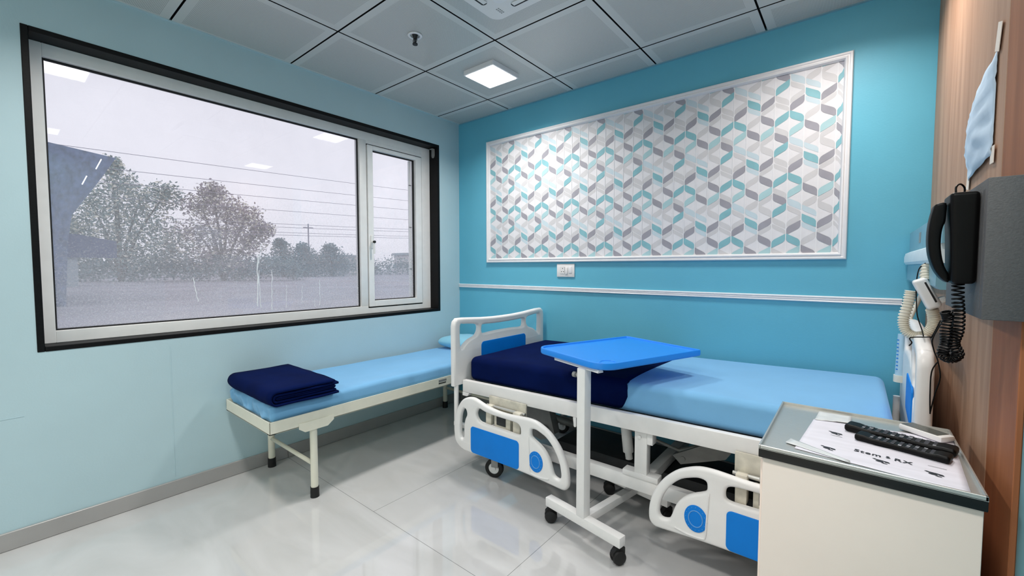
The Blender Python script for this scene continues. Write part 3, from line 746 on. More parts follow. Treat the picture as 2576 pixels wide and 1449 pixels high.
# folded-down side rails
RO = [(0.964, 0.282), (0.97, 0.324), (0.986, 0.372), (1.011, 0.416), (1.042, 0.449), (1.079, 0.466), (1.115, 0.472), (1.148, 0.468), (1.192, 0.455), (1.248, 0.442), (1.314, 0.434), (1.384, 0.433), (1.461, 0.438), (1.515, 0.441), (1.562, 0.437), (1.602, 0.423), (1.642, 0.402), (1.676, 0.373), (1.705, 0.34), (1.728, 0.302), (1.747, 0.259), (1.756, 0.218), (1.758, 0.178), (1.752, 0.152), (1.734, 0.137), (1.711, 0.135), (1.668, 0.138), (1.593, 0.143), (1.515, 0.147), (1.44, 0.149), (1.349, 0.150), (1.259, 0.150), (1.178, 0.149), (1.1, 0.147), (1.046, 0.149), (1.005, 0.164), (0.977, 0.191), (0.966, 0.233)]
R1 = [(1.014, 0.275), (1.019, 0.335), (1.028, 0.366), (1.045, 0.394), (1.062, 0.395), (1.072, 0.38), (1.072, 0.361), (1.06, 0.339), (1.051, 0.303), (1.049, 0.263), (1.05, 0.235), (1.037, 0.214), (1.023, 0.215), (1.016, 0.236)]
R2 = [(1.146, 0.387), (1.157, 0.411), (1.173, 0.42), (1.211, 0.411), (1.266, 0.405), (1.32, 0.403), (1.384, 0.402), (1.439, 0.399), (1.461, 0.387), (1.466, 0.358), (1.456, 0.34), (1.406, 0.338), (1.349, 0.34), (1.29, 0.341), (1.229, 0.341), (1.173, 0.346), (1.151, 0.364)]
R3 = [(1.531, 0.378), (1.538, 0.391), (1.562, 0.394), (1.592, 0.385), (1.627, 0.369), (1.662, 0.337), (1.686, 0.302), (1.703, 0.266), (1.712, 0.228), (1.714, 0.2), (1.706, 0.185), (1.691, 0.183), (1.672, 0.191), (1.662, 0.213), (1.652, 0.243), (1.638, 0.272), (1.613, 0.302), (1.582, 0.324), (1.552, 0.339), (1.533, 0.353)]
RB = rrect(1.110, .157, 1.459, .309, .02, 6)
# the raised lip on the moulding around the dial
RL = [(1.522, .350), (1.528, .24), (1.532, .175), (1.545, .162), (1.60, .160), (1.648, .168)]
def side_rail(fx, yc):
    def T(u, v, w): return Vector((fx(u), yc + w, v))
    rail = plate_curve('side_rail', [sm(RO, 3), sm(R1, 3), sm(R2, 3), sm(R3, 3)], .032, .013, lambda u, v, w: T(u, v, w), M['plastic_white'], bed)
    pn = plate_curve('blue_panel', [RB], .006, .002, lambda u, v, w: T(u, v, w - .0165), M['plastic_blue']); sub(pn, rail); pn['label'] = 'flat blue inset panel'
    dc = (1.568, .233)
    dial = plate_curve('angle_dial', [[(dc[0] + .043 * math.cos(a), dc[1] + .053 * math.sin(a)) for a in [2*PI*i/36 for i in range(36)]]], .006, .0015, lambda u, v, w: T(u, v, w - .0165), [M['plastic_blue'], M['plastic_blue2']])
    sub(dial, rail); dial['label'] = 'round blue dial with a pale ring'
    bm = BM(); tube(bm, [T(dc[0] + .026 * math.cos(a), dc[1] + .032 * math.sin(a), -.0196) for a in [2*PI*i/30 for i in range(30)]], .0022, 6, closed=True)
    for i in range(16):
        a = 2*PI*i/16
        tube(bm, [T(dc[0] + .035 * math.cos(a), dc[1] + .043 * math.sin(a), -.0197), T(dc[0] + .038 * math.cos(a), dc[1] + .047 * math.sin(a), -.0197)], .0012, 5)
    sub(obj('dial_ring', bm, M['plastic_blue2'], smooth=True), rail)
    bm = BM(); tube(bm, [T(a, b, -.0158) for a, b in [(p.x, p.y) for p in catmull([(q[0], q[1], 0) for q in RL], 5)]], .005, 8, flat=.8); sub(obj('moulded_lip', bm, M['plastic_white'], smooth=True), rail)
    # hinge block between rail and frame
    bm = BM(); z0 = zt(fx(1.31))
    x0, x1 = sorted((fx(1.185), fx(1.45)))
    box(bm, x0, -.914, .40 + z0 * .5, x1, -.903, .475 + z0, bev=.002)
    box(bm, x0 + .01, yc + .017, .33, x0 + .05, -.905, .44, bev=.004); box(bm, x1 - .06, yc + .017, .33, x1 - .01, -.905, .44, bev=.004)
    box(bm, x0 + .07, yc + .02, .31, x1 - .08, -.915, .415, bev=.004)
    hg = obj('rail_hinge', bm, M['mech_worn'], bed, auto=35); hg['label'] = 'worn cream hinge block of the side rail'
    bm = BM(); cyl(bm, (x0 - .003, -.926, .432), (x1 + .004, -.926, .432), .008, 12); sub(obj('hinge_pin', bm, M['steel'], auto=40), hg)
    bm = BM(); box(bm, x0 + .09, yc + .0165, .345, x1 - .11, yc + .021, .40, bev=.002); sub(obj('catch_plate', bm, M['mech_dark']), hg)
side_rail(lambda u: u, -.970)
side_rail(lambda u: 3.907 - u, -.970)

# mattress, sheet and blanket on the bed
MT = Matrix.Translation((1.945, -.446, .5885 + zt(1.945))) @ Matrix.Rotation(-math.atan(TILT), 4, 'Y')
wA = wrinkle(.004, (2.2, 3, 6), 4)
def bedm(p):
    q = p.copy()
    if p.z > 0: q.z += wA(p)
    return q
bm = BM(); rbox(bm, (0, 0, 0), (1.944, .800, .140), .035, (50, 26, 3), 5, bedm); bmesh.ops.transform(bm, matrix=MT, verts=bm.verts)
tag(obj('bed_mattress', bm, M['sheet'], smooth=True), 'thick mattress in a light blue fitted sheet on the hospital bed', 'mattress')
wB = wrinkle(.005, (3, 4, 8), 6)
def blk(p):
    q = p.copy()
    if p.x > 0: q.x += (-.030 * max(0, -p.z) / .07) * (p.x / .52) * (1 if p.y < 0 else .3) + .006 * noise.noise(Vector((p.y * 4, p.z * 6, 2.0))) * (p.x / .52)
    q.z += wB(p) * (1 if p.z > 0 else .4)
    if p.z < -.06: q.z = min(q.z, p.z)
    return q
bm = BM(); rbox(bm, (-.4615, 0, .004), (1.038, .822, .148), .040, (40, 26, 4), 5, blk, skip=((2, -1), (0, 1)))
rm = [v for v in bm.verts if v.co.z < -.066]
bmesh.ops.transform(bm, matrix=MT, verts=bm.verts)
o = obj('navy_blanket', bm, M['navy'], smooth=True)
md = o.modifiers.new('thickness', 'SOLIDIFY'); md.thickness = .006; md.offset = -1
tag(o, 'navy blanket spread over the foot half of the hospital bed', 'blanket')

# ------------------------------------------------------------------ overbed table
ot = thing('overbed_table', 'overbed table with bright blue tray top on a white wheeled stand', 'table', (1.89, -1.07, 0))
TB = Matrix.Translation((1.89, -1.075, 0)) @ Matrix.Rotation(math.radians(-10), 4, 'Z')
TT = Matrix.Translation((1.89, -1.07, 0)) @ Matrix.Rotation(math.radians(-20), 4, 'Z')
bm = BM(); box(bm, -.022, -.022, .118, .022, .022, .778, bev=.003, mtx=TB); obj('post', bm, M['metal_white'], ot, auto=35)
bm = BM()
box(bm, -.212, -.020, .078, .206, .020, .120, bev=.002, mtx=TB)
box(bm, -.018, .020, .080, .018, .40, .116, bev=.002, mtx=TB); box(bm, -.18, .40, .078, .18, .44, .118, bev=.002, mtx=TB)
obj('base', bm, M['metal_white'], ot, auto=35)
bm = BM(); box(bm, -.20, -.015, .776, .10, .015, .783, bev=.001, mtx=TT); box(bm, -.20, -.015, .776, -.195, .015, .790, mtx=TT); box(bm, -.03, .02, .776, .03, .45, .7895, bev=.001, mtx=TT)
box(bm, -.20, -.012, .783, .10, .012, .7895, mtx=TT)
obj('top_bracket', bm, M['metal_white'], ot)
bm = BM(); cyl(bm, TB @ Vector((-.022, -.006, .742)), TB @ Vector((-.046, -.006, .742)), .006, 12); cyl(bm, TB @ Vector((-.040, -.006, .742)), TB @ Vector((-.055, -.006, .742)), .012, 16)
cyl(bm, TB @ Vector((-.022, -.006, .742)), TB @ Vector((-.030, -.006, .742)), .012, 6)
kn = obj('height_knob', bm, M['mech_grey'], ot, auto=40)
def loopz(bm, poly, z, m): return [bm.verts.new(m @ Vector((a, b, z))) for a, b in poly]
def inset(poly, d):
    n = len(poly); out = []
    for i in range(n):
        p0, p1, p2 = Vector(poly[i-1]), Vector(poly[i]), Vector(poly[(i+1) % n])
        t = (p2 - p0); t.normalize(); out.append((p1.x - t.y * d, p1.y + t.x * d))
    return out
po = rrect(-.340, -.030, .145, .610, [.07, .085, .02, .02], 10)
bm = BM()
seq = [(inset(po, .012), .790), (inset(po, .003), .792), (po, .797), (po, .815), (inset(po, .002), .820), (inset(po, .007), .821), (inset(po, .011), .819), (inset(po, .014), .812)]
L_ = [loopz(bm, p, z, TT) for p, z in seq]
for A, B in zip(L_, L_[1:]):
    for i in range(len(A)): bm.faces.new((A[i], A[(i+1) % len(A)], B[(i+1) % len(A)], B[i]))
bm.faces.new(list(reversed(L_[0]))); bm.faces.new(L_[-1])
top = obj('tray_top', bm, M['table_blue'], ot, auto=30)
bm = BM(); c0 = TT @ Vector((.085, .055, .8125))
tube(bm, [c0 + Vector((.034 * math.cos(a), .034 * math.sin(a), 0)) for a in [2*PI*i/28 for i in range(28)]], .003, 6, closed=True, flat=.7)
sub(obj('cup_ring', bm, M['table_blue'], smooth=True), top)
for u, v in ((-.195, 0), (.185, 0), (-.165, .42), (.165, .42)):
    q = TB @ Vector((u, v, 0)); mt = Matrix.Translation(q) @ Matrix.Rotation(math.radians(35 + 20 * (u > 0)), 4, 'Z')
    bm = BM()
    for s in (-1, 1):
        rows = []
        for w, rr in ((.004, .027), (.010, .030), (.020, .027), (.025, .016)):
            rows.append([bm.verts.new(mt @ Vector((rr * math.cos(2*PI*k/22), s * w, .030 + rr * math.sin(2*PI*k/22)))) for k in range(22)])
        for A, B in zip(rows, rows[1:]):
            for k in range(22): bm.faces.new((A[k], A[(k+1) % 22], B[(k+1) % 22], B[k]))
        bm.faces.new(rows[0]); bm.faces.new(rows[-1])
    prism_pts = [(-.028, .034), (.014, .034), (.026, .044), (.026, .070), (.008, .076), (-.012, .070), (-.028, .052)]
    A = [bm.verts.new(mt @ Vector((a, -.012, b))) for a, b in prism_pts]; B = [bm.verts.new(mt @ Vector((a, .012, b))) for a, b in prism_pts]
    bm.faces.new(A); bm.faces.new(B[::-1])
    for i in range(len(A)): bm.faces.new((A[i], B[i], B[(i+1) % len(A)], A[(i+1) % len(A)]))
    cyl(bm, mt @ Vector((.012, 0, .066)), mt @ Vector((.012, 0, .079)), .008, 10)
    obj('caster', bm, M['rubber'], ot, auto=40)

# ------------------------------------------------------------------ bedside cabinet and what lies on it
cab = thing('bedside_cabinet', 'cream bedside cabinet with a steel tray top and black edge', 'cabinet', (2.82, -1.25, 0))
KX0, KX1, KY0, KY1, KZ = 2.620, 3.014, -1.472, -1.024, .765
bxo('body', (KX0 + .006, KY0 + .006, .05, KX1 - .004, KY1 - .004, KZ - .032), M['cream_laminate'], cab, bev=.003)
bxo('plinth', (KX0 + .03, KY0 + .03, 0, KX1 - .03, KY1 - .03, .05), M['black_edge'], cab)
bm = BM(); box(bm, KX0, KY0 + .02, .40, KX0 + .006, KY1 - .02, .72, bev=.002); dr = obj('drawer', bm, M['cream_laminate'], cab)
bm = BM(); tube(bm, [(KX0 + .002, -1.30, .60), (KX0 - .018, -1.30, .60), (KX0 - .018, -1.20, .60), (KX0 + .002, -1.20, .60)], .005, 8); sub(obj('pull_handle', bm, M['steel'], smooth=True), dr)
bm = BM(); box(bm, KX0, KY0 + .02, .07, KX0 + .006, KY1 - .02, .39, bev=.002); obj('door', bm, M['cream_laminate'], cab)
bxo('black_edge_band', (KX0 - .002, KY0 - .002, KZ - .032, KX1, KY1, KZ - .010), M['black_edge'], cab, bev=.002)
bm = BM(); z0 = KZ - .010
box(bm, KX0 - .002, KY0 - .002, z0, KX1, KY1, z0 + .002)
for b in ((KX0 - .002, KY0 - .002, KX0 + .003, KY1), (KX1 - .005, KY0 - .002, KX1, KY1), (KX0, KY0 - .002, KX1, KY0 + .004), (KX0, KY1 - .005, KX1, KY1)):
    box(bm, *b[:2], z0, *b[2:], z0 + .010, bev=.001, seg=1)
obj('steel_tray_top', bm, M['steel'], cab)
zf = z0 + .0021
pm = thing('paper_placemat', 'printed white paper mat lying in the steel tray top', 'placemat', (2.85, -1.28, zf))
def sheet(bm, quad, nx, ny, zfn, mi=0):
    V = []
    for i in range(nx + 1):
        row = []
        for j in range(ny + 1):
            u, v = i / nx, j / ny
            p = (Vector(quad[0]) * (1-u) + Vector(quad[1]) * u) * (1-v) + (Vector(quad[3]) * (1-u) + Vector(quad[2]) * u) * v
            row.append(bm.verts.new((p.x, p.y, zfn(p.x, p.y, u, v))))
        V.append(row)
    for i in range(nx):
        for j in range(ny):
            f = bm.faces.new((V[i][j], V[i+1][j], V[i+1][j+1], V[i][j+1])); f.material_index = mi
bm = BM(); sheet(bm, [(2.690, -1.425), (2.992, -1.462), (3.010, -1.10), (2.712, -1.14)], 24, 24, lambda x, y, u, v: zf + .0012 + .0006 * noise.noise(Vector((x * 25, y * 25, 0))))
o = obj('paper_sheet', bm, M['mat_paper'], pm, smooth=True); md = o.modifiers.new('t', 'SOLIDIFY'); md.thickness = .0006
def text_mesh(s, size, m, parent, mtx, name):
    cu = bpy.data.curves.new('t', 'FONT'); cu.body = s; cu.size = size; cu.extrude = .0002; cu.offset = .0003; cu.space_character = 1.12
    t = bpy.data.objects.new('t', cu); COL.objects.link(t); dg = bpy.context.evaluated_depsgraph_get()
    me = bpy.data.meshes.new_from_object(t.evaluated_get(dg)); bpy.data.objects.remove(t); bpy.data.curves.remove(cu)
    me.transform(mtx); me.name = name; me.materials.clear()
    return link(name, me, m, parent)
ZI = zf + .0022
RT = Matrix.Rotation(math.radians(-7.5), 4, 'Z')
text_mesh('Stem', .0235, M['ink'], pm, Matrix.Translation((2.806, -1.352, ZI)) @ RT, 'printed_text')
text_mesh('RX', .0235, M['ink'], pm, Matrix.Translation((2.880, -1.3605, ZI)) @ RT, 'printed_text')
bm = BM()
def disc(cx, cy, r, k=14, sx=1.0): bm.faces.new([bm.verts.new((cx + sx * r * math.cos(2*PI*i/k), cy + r * math.sin(2*PI*i/k), ZI)) for i in range(k)])
disc(2.8705, -1.345, .0035); disc(2.8705, -1.353, .0025, sx=1.8)
for cx, cy in ((2.768, -1.240), (2.857, -1.250), (2.757, -1.372), (2.858, -1.385), (2.947, -1.392)):
    for k, (a, b_, w_, h_) in enumerate(((0, .004, .030, .006), (-.004, -.003, .016, .008), (.009, -.002, .010, .005), (-.013, .008, .008, .004), (.004, -.011, .012, .004))):
        z_ = ZI + .00004 * k
        bm.faces.new([bm.verts.new((cx + a + u_ * w_ / 2, cy + b_ + v_ * h_ / 2 - .12 * u_ * w_, z_)) for u_, v_ in ((-1, -.6), (-.3, -1), (.5, -.7), (1, -.9), (.8, .7), (.1, 1), (-.7, .5))])
for cx, cy, l in ((2.86, -1.275, .03), (2.955, -1.345, .03), (2.77, -1.262, .025)):
    bm.faces.new([bm.verts.new(v) for v in ((cx - l/2, cy, ZI), (cx + l/2, cy - .004, ZI), (cx + l/2, cy - .0025, ZI), (cx - l/2, cy + .0015, ZI))])
obj('printed_marks', bm, M['ink'], pm)
bm = BM(); random.seed(2)
sheet(bm, [(2.668, -1.40), (2.80, -1.445), (2.80, -1.43), (2.676, -1.36)], 10, 6, lambda x, y, u, v: zf + .0028 + .0012 * noise.noise(Vector((x * 60, y * 60, 1))))
o = obj('film_sleeve', bm, M['plastic_film'], pm, smooth=True); md = o.modifiers.new('t', 'SOLIDIFY'); md.thickness = .0004; bm = BM()
sheet(bm, [(2.715, -1.15), (2.80, -1.12), (2.80, -1.045), (2.72, -1.05)], 10, 8, lambda x, y, u, v: zf + .003 + .0018 * noise.noise(Vector((x * 50, y * 50, 4))))
o = obj('film_sleeve', bm, M['plastic_film'], pm, smooth=True); md = o.modifiers.new('t', 'SOLIDIFY'); md.thickness = .0004

def remote(name, p0, p1, width, th, label, z, mb, rows=9, cols=4, group=None):
    p0, p1 = Vector(p0), Vector(p1); L = (p1 - p0).length; a = math.atan2(p1.y - p0.y, p1.x - p0.x)
    mt = Matrix.Translation(((p0.x + p1.x)/2, (p0.y + p1.y)/2, z)) @ Matrix.Rotation(a, 4, 'Z')
    t = thing(name, label, 'remote control', mt.translation)
    if group: t['group'] = group
    bm = BM(); rbox(bm, (0, 0, th/2), (L, width, th), min(th * .45, width * .3), (12, 6, 1), 4, lambda p: Vector((p.x, p.y * (1 - .10 * math.cos(p.x / L * 2 * PI)), p.z + (.003 if abs(p.x) > L * .38 and p.z > 0 else 0))))
    bmesh.ops.transform(bm, matrix=mt, verts=bm.verts); obj('case', bm, mb, t, smooth=True)
    bm = BM()
    for i in range(rows):
        for j in range(cols):
            x = -L * .40 + L * .80 * i / (rows - 1); y = -width * .32 + width * .64 * j / (cols - 1)
            mi = 0 if (i * 7 + j * 3) % 5 else 1
            box(bm, x - L * .020, y - width * .06, th - .001, x + L * .020, y + width * .06, th + .0010, bev=.0004, seg=1, mtx=mt, mi=mi)
    k = obj('keys', bm, [M['key_dark'], M['key']], t); k['kind'] = 'stuff'
    return t
zr = zf + .0022
remote('remote_control', (2.790, -1.180), (3.002, -1.235), .046, .017, 'black remote control lying behind the other one', zr, M['black_plastic'], 12, 4)
remote('remote_control', (2.812, -1.245), (2.985, -1.292), .042, .014, 'black remote control nearest the printed text on the mat', zr, M['black_plastic'], 11, 4)
bm = BM(); 
acr = thing('air_conditioner_remote', 'white remote with a grey screen at the back of the steel tray top', 'remote control', (2.955, -1.10, zf))
ma = Matrix.Translation((2.958, -1.104, zr)) @ Matrix.Rotation(math.radians(-40), 4, 'Z')
bm = BM(); box(bm, -.052, -.024, 0, .052, .024, .016, bev=.005, mtx=ma); obj('case', bm, M['plastic_white'], acr, auto=35)
bm = BM(); box(bm, -.047, -.020, .0158, .040, .020, .0172, bev=.001, mtx=ma); obj('screen', bm, M['lcd'], acr)

# ------------------------------------------------------------------ right wall: box, telephone, notice, bed-head services
BX = 2.990
gb = thing('grey_wall_box', 'grey metal box fixed on the wood wall behind the telephone', 'wall box', (3.02, -1.26, 1.113))
bxo('case', (BX, -1.474, 1.113, XW - .0005, -1.045, 1.388), M['grey_box'], gb, bev=.002)
bm = BM(); box(bm, BX - .0006, -1.455, 1.13, BX + .001, -1.44, 1.37, bev=.0002); obj('door_seam', bm, M['grey_box'], gb)

ph = thing('telephone', 'black wall telephone with a handset and hanging curly cord', 'telephone', (2.967, -1.38, 1.18))
def phb(p):
    q = p.copy(); t = (p.z + .0975) / .195
    q.x += .008 * (1 - t) * (1 if p.x < 0 else 0) ; return q
bm = BM(); rbox(bm, (2.967, -1.382, 1.276), (.044, .088, .190), .008, (3, 4, 10), 4, phb); obj('body', bm, M['black_plastic'], ph, smooth=True)
hsp = sm([(2.926, 1.350), (2.9215, 1.335), (2.918, 1.312), (2.9165, 1.285), (2.9175, 1.258), (2.921, 1.235), (2.928, 1.212), (2.937, 1.195), (2.945, 1.186), (2.951, 1.184), (2.951, 1.200), (2.945, 1.215), (2.940, 1.235), (2.937, 1.26), (2.937, 1.285), (2.939, 1.302), (2.942, 1.312), (2.943, 1.330), (2.942, 1.352)], 3)
plate_curve('handset', [hsp], .046, .005, lambda u, v, w: Vector((u, -1.387 + w, v)), M['black_plastic'], ph)
def coil(center, r, turns, n=12, rfun=None):
    C_ = [Vector(p) for p in center]; N = int(turns * n); out = []; M_ = len(C_) - 1; prev = None
    for i in range(N + 1):
        f = i / N * M_; k = min(int(f), M_ - 1); p = C_[k].lerp(C_[k+1], f - k); t = (C_[k+1] - C_[k]).normalized()
        if prev is None: nrm = t.orthogonal().normalized()
        else: nrm = (prev - t * prev.dot(t)).normalized()
        prev = nrm; b = t.cross(nrm); a = 2 * PI * i / n; rr = rfun(i / N) if rfun else r
        out.append(p + nrm * math.cos(a) * rr + b * math.sin(a) * rr)
    return out
bm = BM()
cpath = catmull([(2.966, -1.40, 1.183), (2.967, -1.40, 1.148), (2.971, -1.39, 1.113), (2.972, -1.38, 1.078), (2.968, -1.37, 1.050), (2.977, -1.36, 1.025), (2.967, -1.35, 1.012), (2.953, -1.36, 1.022), (2.957, -1.365, 1.048), (2.955, -1.37, 1.075), (2.957, -1.375, 1.103), (2.953, -1.38, 1.118)], 8)
tube(bm, coil(cpath, .009, 46, 10), .0019, 6)
obj('curly_cord', bm, M['black_plastic'], ph, smooth=True)
bm = BM(); tube(bm, catmull([(2.958, -1.39, 1.370), (2.958, -1.385, 1.386), (2.966, -1.37, 1.394), (2.974, -1.36, 1.386), (2.974, -1.355, 1.368)], 5), .0018, 8); obj('hanging_loop', bm, M['black_plastic'], ph, smooth=True)

pn = thing('paper_notice', 'blank crumpled paper sheet taped to the light oak board above the telephone', 'paper', (XW, -1.0, 1.47))
bm = BM(); ny, nz = 16, 18; V = []
for i in range(ny + 1):
    row = []
    for j in range(nz + 1):
        u, v = i / ny, j / nz     # u: near edge -> far edge, v: bottom -> top
        y = -1.140 + .275 * u; z = 1.490 - .022 * u + (.255 - .055 * u) * v
        bulge = .016 * math.sin(PI * u) ** 1.2 * (0.35 + .65 * math.sin(PI * min(v * 1.05, 1))) + .010 * u * math.sin(PI * v) + .008 * noise.noise(Vector((u * 4, v * 9, 3)))
        row.append(bm.verts.new((XW - .003 - max(bulge, 0), y, z)))
    V.append(row)
for i in range(ny):
    for j in range(nz): bm.faces.new((V[i][j], V[i+1][j], V[i+1][j+1], V[i][j+1]))
o = obj('sheet', bm, M['paper'], pn, smooth=True); md = o.modifiers.new('t', 'SOLIDIFY'); md.thickness = .0006
for b, r_ in (((-1.168, 1.735, -1.128, 1.80), .35), ((-1.163, 1.468, -1.128, 1.510), 0.05), ((-.878, 1.445, -.845, 1.492), .2)):
    bm = BM(); cy, cz = (b[0] + b[2]) / 2, (b[1] + b[3]) / 2
    mt = Matrix.Translation((XW - .0042, cy, cz)) @ Matrix.Rotation(r_, 4, 'X')
    box(bm, -.0006, -(b[2]-b[0]) / 2, -(b[3]-b[1]) / 2, .0006, (b[2]-b[0]) / 2, (b[3]-b[1]) / 2, mtx=mt); obj('tape_strip', bm, M['tape'], pn)

tr_ = thing('bed_head_trunking', 'blue and white medical trunking along the wall above the headboard', 'trunking', (3.01, -.5, 1.05))
bm = BM(); prism(bm, [(-.02, 1.285), (-.98, 1.285), (-.98, 1.36), (-.90, 1.372), (-.02, 1.372)], 'x', 2.985, XW - .0005)
obj('upper_channel', bm, M['trunk_teal'], tr_)
bm = BM(); prism(bm, [(XW - .0005, 1.285), (2.985, 1.285), (2.972, 1.278), (2.968, 1.262), (2.968, 1.238), (2.974, 1.228), (XW - .0005, 1.228)], 'y', -.96, -.02)
obj('white_cover', bm, M['trunk_white'], tr_, auto=30)
bm = BM(); prism(bm, [(XW - .0005, 1.228), (2.980, 1.228), (2.980, 1.16), (2.99, 1.15), (XW - .0005, 1.15)], 'y', -.94, -.02)
obj('lower_channel', bm, M['trunk_teal'], tr_, auto=30)
bm = BM(); box(bm, 2.9838, -.45, 1.31, 2.985, -.40, 1.35, bev=.0004); obj('gas_outlet', bm, M['mech_grey'], tr_)
bm = BM(); cyl(bm, (2.9835, -.75, 1.318), (2.985, -.75, 1.318), .006, 10); obj('fixing_screw', bm, M['mech_grey'], tr_)

hs = thing('nurse_call_handset', 'white bed control handset with an ivory corrugated cord hanging from the trunking', 'handset', (2.975, -.78, 1.13))
mh = Matrix.Translation((2.975, -.80, 1.132)) @ Matrix.Rotation(math.radians(-8), 4, 'X') @ Matrix.Rotation(math.radians(22), 4, 'Y') @ Matrix.Rotation(math.radians(0), 4, 'Z')
bm = BM(); rbox(bm, (0, 0, 0), (.036, .052, .100), .009, (3, 4, 8), 4); bmesh.ops.transform(bm, matrix=mh.copy() if False else Matrix.Translation((2.975, -.80, 1.132)) @ Matrix.Rotation(math.radians(-24), 4, 'Y'), verts=bm.verts)
mh2 = Matrix.Translation((2.975, -.80, 1.132)) @ Matrix.Rotation(math.radians(-24), 4, 'Y')
obj('case', bm, M['plastic_white'], hs, smooth=True)
bm = BM(); box(bm, .006, -.0268, -.032, .011, -.0255, .036, bev=.0005, mtx=mh2); obj('slot', bm, M['gasket'], hs)
bm = BM(); box(bm, .018, -.02, -.04, .034, .01, -.022, bev=.003, mtx=mh2); cyl(bm, mh2 @ Vector((.028, -.024, -.031)), mh2 @ Vector((.028, -.018, -.031)), .003, 8); obj('clip', bm, M['plastic_white'], hs, auto=35)
def corrugated(bm, pts, r, amp, turns):
    n = len(pts); tube(bm, pts, r, 14, rfun=lambda t: r + amp * math.sin(t * turns * 2 * PI))
hp = [(2.942, -.75, 1.137), (2.936, -.75, 1.092), (2.927, -.75, 1.038), (2.934, -.755, 1.002), (2.955, -.76, .988), (2.979, -.76, .994), (2.996, -.765, 1.021), (2.998, -.77, 1.05), (2.991, -.78, 1.082)]
P_ = catmull(hp, 40)
bm = BM(); corrugated(bm, P_, .0145, .0022, 44); obj('corrugated_cord', bm, M['hose'], hs, smooth=True)
P_ = catmull([(2.976, -.78, 1.172), (2.974, -.77, 1.195), (2.978, -.76, 1.222)], 40)
bm = BM(); corrugated(bm, P_, .0145, .0022, 6); obj('corrugated_cord', bm, M['hose'], hs, smooth=True)

wk = thing('black_cable', 'thin black cable dangling over the headboard from the trunking', 'cable', (2.96, -.85, 1.0))
bm = BM()
tube(bm, catmull([(2.975, -.76, 1.231), (2.958, -.77, 1.211), (2.952, -.78, 1.164), (2.953, -.79, 1.11), (2.956, -.80, 1.06), (2.967, -.82, 1.014), (2.967, -.86, 1.001)], 8), .0017, 7)
tube(bm, catmull([(2.992, -.96, 1.062), (2.975, -.97, 1.015), (2.967, -.97, 1.012), (2.93, -.96, 1.005), (2.933, -.965, .991), (2.927, -.965, .981)], 8), .0017, 7)
tube(bm, catmull([(2.995, -.97, 1.062), (2.975, -.985, 1.01), (2.978, -.985, .979), (2.988, -.985, .945), (2.994, -.985, .899), (2.985, -.985, .85), (2.977, -.985, .794)], 8), .0017, 7)
tube(bm, catmull([(2.988, -.985, .945), (2.976, -.985, .913), (2.975, -.985, .848), (2.977, -.985, .790)], 8), .0017, 7)
obj('strand', bm, M['black_plastic'], wk, smooth=True)

fm = thing('oxygen_flowmeter', 'slim frosted flowmeter tube on the wall behind the headboard', 'flowmeter', (2.955, -.20, .80))
bm = BM(); cyl(bm, (2.958, -.20, .74), (2.963, -.20, .925), .016, 18); obj('scale_tube', bm, M['clear_tube'], fm, auto=40)
bm = BM()
for i in range(9): box(bm, 2.9445, -.214, .77 + i * .016, 2.951, -.2125, .774 + i * .016)
obj('scale_marks', bm, M['plastic_blue'], fm)
bm = BM(); cyl(bm, (2.985, -.20, .70), (2.985, -.20, 1.00), .008, 12); cyl(bm, (2.958, -.20, .715), (2.958, -.20, .745), .020, 18); cyl(bm, (2.985, -.20, 1.0), (3.03, -.20, 1.15), .008, 12); obj('bracket_pipe', bm, M['hose'], fm, auto=40)

# ------------------------------------------------------------------ outdoors
bm = BM(); box(bm, -260, -120, -.6, -.6, 200, -.1); struct(obj('ground', bm, M['ground']), 'wet grey open ground outside the window', 'ground')
def canopy_leaves(bm, blobs, n, size, rnd, mis=(0,)):
    for i in range(n):
        c, r = blobs[rnd.randrange(len(blobs))]
        d = Vector((rnd.gauss(0, 1), rnd.gauss(0, 1), rnd.gauss(0, 1))).normalized() * (rnd.random() ** .55) * (1.0 if rnd.random() < .85 else 1.22)
        p = Vector((c[0] + d.x * r[0], c[1] + d.y * r[1], c[2] + d.z * r[2]))
        a = Vector((rnd.gauss(0, 1), rnd.gauss(0, 1), rnd.gauss(0, .6))).normalized(); b_ = a.orthogonal().normalized()
        b_ = (b_ * math.cos(rnd.random() * 6) + a.cross(b_) * math.sin(rnd.random() * 6)).normalized()
        s = size * rnd.uniform(.5, 1.2)
        vs = [bm.verts.new(p + a * s * .9), bm.verts.new(p + b_ * s * .45), bm.verts.new(p - a * s * .9), bm.verts.new(p - b_ * s * .45)]
        f = bm.faces.new(vs); f.material_index = mis[rnd.randrange(len(mis))]
def tree(name, base, blobs, n, size, mats, label, seed, group=None, mis=(0,)):
    rnd = random.Random(seed); t = thing(name, label, 'tree' if 'tree' in name else 'bush', base, group)
    bm = BM(); canopy_leaves(bm, blobs, n, size, rnd, mis); obj('foliage', bm, mats, t)
    bm = BM(); bx, by, bz = base
    for c, r in blobs[:7]:
        m_ = Vector((bx + (c[0]-bx) * .35, by + (c[1]-by) * .35, bz + (c[2]-bz) * .5))
        tube(bm, catmull([(bx, by, bz), m_, c], 5), .2, 7, rfun=lambda t_: .22 * (1 - t_ * .85))
    obj('trunk', bm, M['bark'], t, smooth=True)
def blob(cx, cy, cz, r, sq=.85): return ((cx, cy, cz), (r, r, r * sq))
dirv = Vector((.777, .630, 0))      # rightwards as seen from the room
def off(base, s, h): return (base[0] + dirv.x * s, base[1] + dirv.y * s, h)
A0 = (-51.4, 5.2, -.1)
